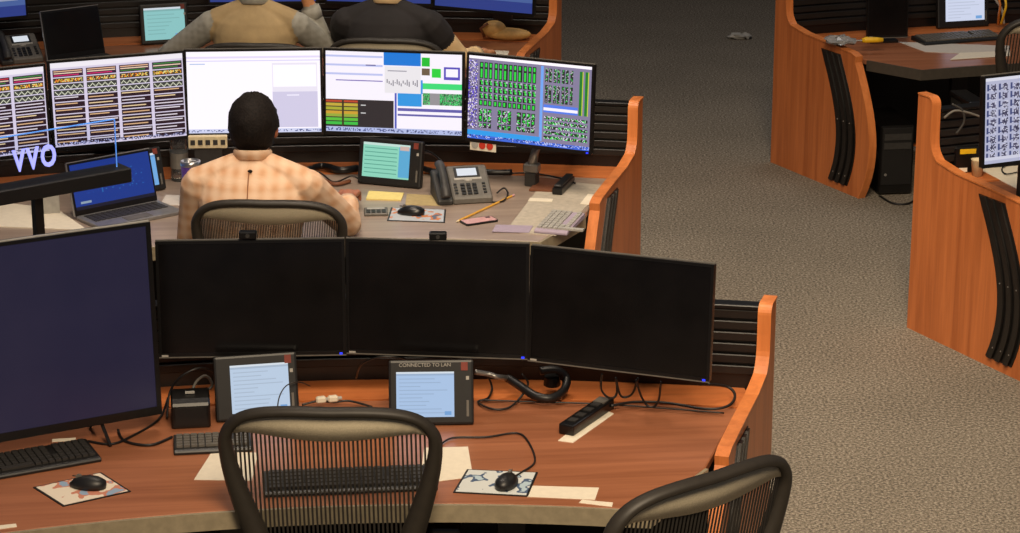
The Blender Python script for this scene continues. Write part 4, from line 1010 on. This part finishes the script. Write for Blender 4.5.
def tower():
    p = at(886, 196, 0); t = thing('computer_tower', 'black computer tower standing under the far right desk', 'computer', (p.x+.02, p.y+.22, 0), R(8))
    MB().box((0, 0, .20), (.19, .42, .38)).build('case', SATIN, t, bevel=.008); MB().box((0, -.212, .22), (.17, .008, .32)).build('front_panel', BLACK, t, bevel=.003)
    for k in range(2): MB().box((0, -.218, .33-k*.05), (.15, .006, .035)).build('drive_bay', DGREY, t)
    for sx in (-.07, .07):
        for sy in (-.17, .17): MB().box((sx, sy, .006), (.03, .03, .012)).build('foot', BLACK, t)
    MB().tube([(-.06, -.2155, .12), (-.06, -.219, .12)], .008, 10).build('power_button', SILVER, t)
tower()
cable('black cable on the carpet by the computer tower', [(880, 196, .006), (892, 203, .006), (906, 204, .006), (916, 200, .006)], .006)

# right console
quad('paper_sheet', 'cream sheets below the map tile monitor', 'paper', [(980, 170), (1030, 196), (1050, 180), (1000, 158)], PAPER, th=.003)
cable('thin black cable looped on the cream sheets', [(1030, 166, .75), (1012, 164, .75), (1002, 168, .75), (1006, 174, .75), (1020, 172, .75), (1032, 176, .75)], .003)
t_ = thing('paper_cup', 'small cream cup at the foot of the map tile monitor', 'cup', at(977, 176, .742), 0); MB().lathe([(.022, 0), (.030, .075), (.032, .078), (.028, .076), (.02, .01)], n=16).build('wall', CREAM, t_, smooth=True); MB().lathe([(.001, .055), (.026, .056)], n=14).build('liquid', BROWN, t_)
def label_box():
    p = at(963, 170, .742); t = thing('battery_box', 'black box with a yellow label left of the map tile monitor', 'box', p, R(10)); MB().box((0, 0, .06), (.12, .10, .12)).build('case', SATIN, t, bevel=.006); MB().box((0, -.051, .10), (.075, .003, .022)).build('yellow_label', YELLOW, t); MB().box((-.02, -.051, .015), (.04, .003, .018)).build('white_label', PAPER, t)
label_box()
for i, pts in enumerate(([(944, 118), (954, 111), (966, 112), (984, 118)], [(952, 104), (962, 110), (964, 122), (956, 134)])):
    P = [atY(x, y, 10.80) for x, y in pts]; o = MB().tube([p-P[0] for p in smoothpath(P, 6)], .006, 6).build('cable', (MGREY, DGREY)[i], smooth=True)
    tag(place(o, P[0]), ('pale cable across the slats left of the map tile monitor', 'dark cable hanging over the slats left of the map tile monitor')[i], 'cable', 'loose cables')
# scrap on the carpet
t_ = thing('wrapper', 'small crumpled wrapper on the carpet at the top', 'litter', at(739, 39, 0), R(8)); rnd = random.Random(9); m_ = MB(); m_.ball((0, 0, .02), (.08, .05, .02), 10, 6); m_.v = [(x+rnd.uniform(-.02, .02), y+rnd.uniform(-.015, .015), max(.001, z+rnd.uniform(-.008, .012))) for x, y, z in m_.v]; m_.build('foil', LGREY, t_); MB().box((.06, .0, .012), (.05, .06, .018)).build('dark_scrap', BLACK, t_, bevel=.004)
